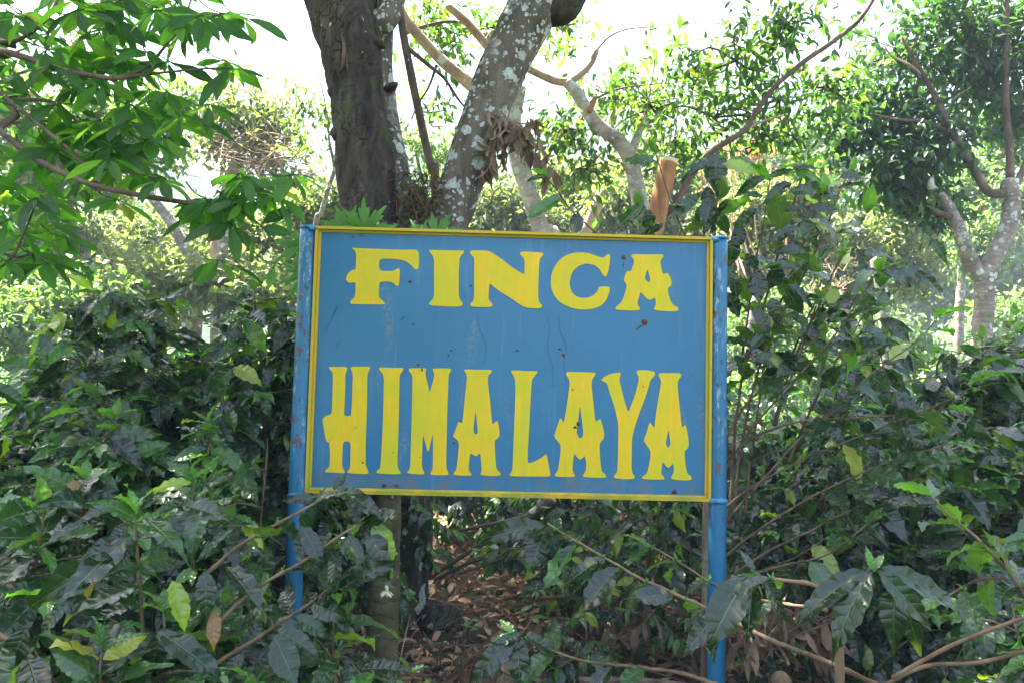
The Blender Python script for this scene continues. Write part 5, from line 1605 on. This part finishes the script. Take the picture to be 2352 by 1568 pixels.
def fore_right(gb, gl):
    fk = P(1925, 1395, 1.5)
    tube(gb, [P(1930, 1640, 1.5), P(1928, 1500, 1.5), fk], [.010, .0095, .009], 10, .05)
    shoot(gb, gl, pxpath([(1925, 1400, 1.5), (1880, 1345, 1.5), (1800, 1330, 1.55), (1740, 1322, 1.6)]), .006, .0025, .12, .8, .05, COF, prune=False)
    tube(gb, smooth_path(pxpath([(1925, 1395, 1.5), (1975, 1330, 1.48), (2005, 1300, 1.45)]), 5), [.006, .003], 8, .05)
    A = [(2050, 1590, 1.6), (1900, 1520, 1.7), (1760, 1465, 1.85), (1640, 1405, 2.0), (1500, 1345, 2.1), (1400, 1290, 2.2), (1320, 1245, 2.25), (1255, 1205, 2.3)]
    shoot(gb, gl, pxpath(A), .007, .003, .145, .42, .085, COF, prune=False, facing=.45, tip=False, skip=.15)
    shoot(gb, gl, pxpath([(1700, 1590, 1.9), (1560, 1545, 2.0), (1420, 1525, 2.1), (1330, 1510, 2.1), (1230, 1475, 2.15), (1180, 1455, 2.2)]), .006, .003, .145, .4, .09, COF, prune=False, facing=.4, skip=.2)
    shoot(gb, gl, pxpath([(1900, 1400, 1.6), (1790, 1385, 1.7), (1660, 1350, 1.75), (1560, 1290, 1.8), (1480, 1250, 1.85)]), .005, .002, .11, .3, .08, COF, prune=False, facing=.5)
    tube(gb, smooth_path(pxpath([(2400, 1480, 1.55), (2250, 1520, 1.6), (2120, 1530, 1.65), (2000, 1590, 1.7)]), 5), [.0045, .005], 8, .05)
    tube(gb, smooth_path(pxpath([(2400, 1400, 1.5), (2200, 1475, 1.55), (2050, 1555, 1.6)]), 5), [.004, .005], 8, .05)
    for b, tp, ti, w in (((2000, 1312, 1.44), (1895, 1468, 1.38), .25, .9), ((1985, 1305, 1.46), (1815, 1420, 1.44), .2, .75), ((2015, 1305, 1.44), (2165, 1450, 1.38), .3, .8), ((2020, 1300, 1.46), (2240, 1390, 1.40), .3, .8), ((2080, 1365, 1.46), (2104, 1505, 1.42), .15, 1.0), ((2060, 1340, 1.45), (2040, 1470, 1.4), .1, 1.3), ((1715, 1320, 1.6), (1622, 1475, 1.55), .25, 1.1), ((1730, 1330, 1.6), (1715, 1470, 1.55), .15, 1.1), ((1745, 1318, 1.6), (1825, 1420, 1.55), .3, .9), ((1735, 1310, 1.6), (1700, 1260, 1.62), .4, .8), ((1650, 1400, 1.7), (1570, 1500, 1.66), .2, .9),
                         ((1620, 1400, 1.75), (1640, 1520, 1.7), .2, .9), ((1255, 1210, 2.3), (1215, 1305, 2.25), .3, 1.5), ((1250, 1205, 2.3), (1105, 1228, 2.3), .35, .8), ((1262, 1225, 2.28), (1200, 1330, 2.3), .85, .9), ((1310, 1250, 2.25), (1285, 1320, 2.2), .3, 1.0), ((1390, 1280, 2.2), (1290, 1335, 2.15), .25, 1.1), ((1420, 1300, 2.1), (1330, 1410, 2.05), .2, 1.2), ((1185, 1455, 2.15), (1080, 1565, 2.05), .3, .9), ((1190, 1460, 2.15), (1190, 1590, 2.05), .2, 1.1), ((1200, 1455, 2.15), (1130, 1480, 2.12), .25, 1.0), ((1210, 1460, 2.15), (1290, 1500, 2.1), .25, 1.0)):
        leafpx(gl, b, tp, ti, COF, .8, w)
    # rolled young leaves at the shoot tip
    leafpx(gl, (2005, 1308, 1.44), (1990, 1255, 1.44), .85, COF, .6, .9)
    leafpx(gl, (2005, 1312, 1.44), (2030, 1262, 1.46), .8, COF, .6, .9)


cb('foreground coffee bush at the bottom right with the biggest drooping leaves', .98, 1.62, .62, fore_right, lat=.28, stems=1, leaf=.14, skip=.3)


def fr2(gb, gl):
    shoot(gb, gl, pxpath([(2420, 1500, 1.6), (2330, 1330, 1.6), (2250, 1240, 1.65), (2190, 1190, 1.7), (2140, 1140, 1.75)]), .006, .002, .15, .3, .07, COF, prune=False, facing=.4)
    shoot(gb, gl, pxpath([(2440, 1400, 1.6), (2340, 1340, 1.65), (2260, 1330, 1.7), (2180, 1370, 1.7)]), .005, .002, .14, .3, .07, COF, prune=False, facing=.4)


cb('coffee bush in the bottom right corner, leaves below the bare twigs', 1.65, 1.75, 1.0, fr2, lat=.4, stems=2, leaf=.17)
# brighter plants beyond the left hedge
cb('light green coffee bush in sun beyond the left hedge, nearest the border', -4.3, 6.4, 1.9, lat=.6, stems=3, leaf=.16, fam=COFS, tint=(.5, .9))
cb('light green coffee bush in sun beyond the left hedge crown', -3.5, 7.2, 2.0, lat=.6, stems=3, leaf=.16, fam=COFS, tint=(.5, .9))
cb('light green coffee bush in sun between hedge crown and sign', -2.3, 7.5, 1.9, lat=.6, stems=3, leaf=.16, fam=COFS, tint=(.4, .9))

# ------------------------------------------------------------------ ground clutter
g = Geo()
n = 20000
x = R.uniform(-3.5, 5.5, n)
y = 1.2 + 9 * R.random(n) ** 1.15
pos = np.stack([x, y, gz(x, y) + R.uniform(.005, .05, n)], -1)
a = R.uniform(0, 2 * PI, n)
d = np.stack([np.cos(a), np.sin(a), R.normal(0, .35, n)], -1)
leaves(g, COFS, pos, d, R.normal(0, .5, (n, 3)) + [0, 0, 1], R.uniform(.05, .14, n), np.clip(R.beta(2, 2.2, n), 0, .97), R.uniform(.55, 1.1, n))
lo = g.build('leaf_litter', M['dry_leaf'])
lo['kind'] = 'stuff'
lo['label'] = 'brown dry leaf litter covering the ground'
g = Geo()
for i in range(900):
    x, y = R.uniform(-2.0, 3.5), R.uniform(2.4, 7.5)
    b = np.array([x, y, float(gz(x, y)) + .03])
    d = norm(np.array([R.normal(), R.normal(), abs(R.normal(0, .35))])) * R.uniform(.15, .7)
    tube(g, smooth_path([b, b + d * .5 + R.normal(0, .02, 3), b + d + R.normal(0, .03, 3)], 3), [R.uniform(.003, .007), .002], 5, 0)
lo = g.build('twig_litter', M['twig'])
lo['kind'] = 'stuff'
lo['label'] = 'dry twigs strewn over the leaf litter'


def deadheap(label, px, py, Yd, wpx, hpx, n):
    c = P(px, py, Yd)
    t = thing('dry_leaf_spray', label, 'dead leaves', c * [1, 1, 0] + [0, 0, float(gz(c[0], c[1]))], 'withered coffee prunings')
    gb, gl = Branches(), Geo()
    for i in range(n):
        a = P(px + R.uniform(-1, 1) * wpx, py - R.uniform(0, 1) * hpx, Yd + R.normal(0, .1))
        e = P(px + R.uniform(-1, 1) * wpx, py + R.uniform(0, 1) * hpx, Yd + R.normal(0, .1))
        p = smooth_path([a, (a + e) / 2 + R.normal(0, .05, 3), e], 5)
        tube(gb, p, [.004, .0015], 5, 0)
        k = len(p)
        leaves(gl, COFM, p, R.normal(0, .5, (k, 3)) + [0, 0, -.8], R.normal(0, 1, (k, 3)), R.uniform(.07, .13, k), R.random(k), R.uniform(.45, .9, k))
    gb.build(M['twig'], t)
    gl.build('withered_leaves', M['grey_dry'], t)


deadheap('heap of withered brown leaves on the litter under the sign middle', 1400, 1420, 3.7, 110, 50, 12)
deadheap('withered leafy prunings right of the post foot', 1790, 1440, 3.1, 150, 60, 30)
deadheap('curtain of withered leaves hanging in the shade right of the post', 1900, 1180, 3.6, 120, 70, 16)
deadheap('hanging withered leaves in the dark gap right of the forked trunk foot', 1080, 1330, 5.4, 90, 60, 12)
deadheap('withered prunings deep under the sign, behind the fallen limb', 1280, 1290, 6.0, 120, 60, 14)
deadheap('dry leaf heap below the right end of the sign', 1540, 1430, 4.0, 80, 60, 12)
deadheap('small withered sprig on the ground beside the papaya foot', 1110, 1540, 3.2, 60, 40, 6)

GF = 'fallen branches'


def fallen(label, paths, mat='twig'):
    b = P(*paths[0][0][0])
    t = thing('fallen_branch', label, 'branch', (b[0], b[1], float(gz(b[0], b[1]))), GF)
    g = Geo()
    for pts, rr in paths:
        tube(g, smooth_path(pxpath(pts), 6), rr, 9, .05)
    g.build('stem', M[mat], t)
    return t


fb = fallen('reddish forked branch cut clean at its end, leaning beside the forked trunk', [([(1268, 1145, 4.6), (1215, 1185, 4.6), (1160, 1220, 4.6), (1080, 1265, 4.65), (990, 1325, 4.7)], [.035, .032, .024, .018, .012]), ([(1215, 1185, 4.6), (1120, 1205, 4.65), (1000, 1228, 4.7)], [.016, .008]), ([(1160, 1222, 4.6), (1150, 1262, 4.6), (1080, 1290, 4.65), (1000, 1330, 4.7)], [.022, .016, .01]), ([(1260, 1230, 4.5), (1160, 1280, 4.6), (1050, 1318, 4.6)], [.014, .01])], 'bark_brown')
g = Geo()
tube(g, [P(1266, 1147, 4.6), P(1271, 1142, 4.6)], [.032, .031], 10, .02, flat_end=True)
g.build('cut_face', M['cutwood'], fb)
fallen('dark fallen limb lying across the litter behind the stump', [([(1120, 1385, 5.2), (1200, 1372, 5.2), (1280, 1370, 5.2), (1360, 1378, 5.2)], [.03, .035, .03]), ([(1225, 1372, 5.2), (1215, 1345, 5.2)], [.02, .01])], 'bark_brown')
fallen('smooth grey stick lying at the papaya foot', [([(930, 1556, 3.7), (1020, 1552, 3.7), (1110, 1556, 3.7), (1190, 1560, 3.7)], [.012, .016, .016, .014])], 'coffee_stem')
fallen('bent forked stick between papaya foot and low coffee leaves', [([(1045, 1545, 3.8), (1090, 1505, 3.8), (1130, 1490, 3.8), (1210, 1488, 3.8)], [.012, .012, .01]), ([(1090, 1505, 3.8), (1040, 1520, 3.8), (985, 1535, 3.8)], [.007, .005])], 'coffee_stem')
fallen('thin reddish stick along the bottom border under the sign', [([(1330, 1560, 3.3), (1480, 1562, 3.3), (1600, 1575, 3.3), (1700, 1580, 3.3)], [.014, .012])], 'twig')
fallen('curved bare twig rising from the litter under the sign', [([(1240, 1372, 4), (1300, 1370, 4), (1330, 1355, 4), (1360, 1320, 4)], [.012, .012, .007])], 'coffee_stem')

# stump beside the forked trunk
c0 = P(985, 1490, 4.55)
t = thing('cut_log', 'short dark sawn log leaning against the foot of the forked trunk', 'log', (c0[0], c0[1], 0))
g = Geo()
tube(g, smooth_path([P(950, 1440, 4.75), P(985, 1437, 4.6), P(1022, 1440, 4.42)], 6), [.15, .145, .135], 22, .06, flat_end=True)
lg = g.build('log_bark', M['bark_wet'], t)
g = Geo()
a, b = P(1020, 1440, 4.428), P(1023.5, 1440.5, 4.408)
tube(g, [a, b], [.12, .118], 20, .03, flat_end=True)
g.build('cut_face', M['bark_wet'], t)
# bamboo
c0 = P(1790, 1560, 2.6)
t = thing('bamboo_pole', 'cut yellow bamboo end poking up at the bottom border', 'bamboo', (c0[0], c0[1], 0))
g = Geo()
tube(g, [P(1850, 1640, 2.75), P(1800, 1572, 2.62), P(1792, 1560, 2.6)], [.032, .031, .034], 18, .01, flat_end=True)
g.build('stalk', M['bamboo'], t)
g = Geo()
tube(g, [P(1799, 1570, 2.615), P(1795, 1565, 2.608), P(1791.5, 1560, 2.598)], [.0335, .0365, .034], 18, .02, flat_end=True)
g.build('node_ring', M['coffee_stem'], t)
# wrapper
c0 = P(1000, 1500, 4.2)
t = thing('plastic_wrapper', 'crumpled pale plastic wrapper on the litter beside the papaya foot', 'litter', c0)
g = Geo()
k = 12
X, Y = np.meshgrid(np.linspace(-.13, .13, k), np.linspace(-.07, .07, k), indexing='ij')
Z = .03 * R.random((k, k)) + .02 + .03 * np.sin(X * 30) * np.cos(Y * 40)
idx = np.arange(k * k).reshape(k, k)
top = np.stack([X, Y, Z], -1).reshape(-1, 3) + c0
Q = np.stack([idx[:-1, :-1], idx[1:, :-1], idx[1:, 1:], idx[:-1, 1:]], -1).reshape(-1, 4)
g.add(top, Q)
g.add(top - [0, 0, .003], Q[:, ::-1])
g.build('film', M['plastic'], t, smooth=False)
# seedlings and fresh green leaves on the ground
for lab, px, py, Yd, hh in (('tiny green seedling in front of the sawn log', 1075, 1440, 4.3, .12), ('tiny pale green sprout near the right post foot', 1700, 1470, 3.3, .14)):
    b = P(px, py, Yd)
    t = thing('seedling', lab, 'seedling', (b[0], b[1], float(gz(b[0], b[1]))), 'seedlings')
    g = Geo()
    b0 = np.array([b[0], b[1], float(gz(b[0], b[1]))])
    n = 9
    a = np.arange(n) * 2.4
    leaves(g, MID, np.repeat((b0 + [0, 0, hh])[None], n, 0) - np.stack([np.zeros(n), np.zeros(n), np.arange(n) * .008], -1), np.stack([np.cos(a), np.sin(a), np.full(n, .3)], -1), np.tile([0, 0, 1.0], (n, 1)), R.uniform(.05, .09, n), np.full(n, .8))
    tube(g, [b0 - [0, 0, .02], b0 + [0, 0, hh]], [.003, .002], 5, 0)
    g.build('foliage', M['coffee'], t)

# ------------------------------------------------------------------ light
SUN = norm(np.array([-.52, .36, 1.25]))
el = math.asin(SUN[2])
w = bpy.data.worlds.new('World')
S.world = w
w.use_nodes = True
nt = w.node_tree
bg = nt.nodes['Background']
sky = nt.nodes.new('ShaderNodeTexSky')
sky.sky_type = 'NISHITA'
sky.sun_disc = False
sky.sun_elevation = el
sky.sun_rotation = math.atan2(SUN[0], SUN[1])
sky.air_density = 1.0
sky.dust_density = 4.5
sky.ozone_density = 1.0
nt.links.new(sky.outputs[0], bg.inputs[0])
bg.inputs[1].default_value = .070
ld = bpy.data.lights.new('sun', 'SUN')
ld.energy = 5.0
ld.angle = math.radians(.53)
ld.color = (1, .95, .86)
lo = bpy.data.objects.new('sun', ld)
COL.objects.link(lo)
lo.rotation_euler = Vector(SUN).to_track_quat('Z', 'Y').to_euler()

vs = S.view_settings
vs.view_transform = 'Standard'
vs.look = 'None'
vs.gamma = 1
vs.exposure = 4.0
vs.use_curve_mapping = False
c = S.cycles
c.use_denoising = True
try:
    c.denoiser = 'OPENIMAGEDENOISE'
    c.denoising_input_passes = 'RGB_ALBEDO_NORMAL'
except Exception:
    pass
c.max_bounces = 8
c.diffuse_bounces = 3
c.glossy_bounces = 2
c.transmission_bounces = 4
c.volume_bounces = 0
c.transparent_max_bounces = 8
c.caustics_reflective = False
c.caustics_refractive = False
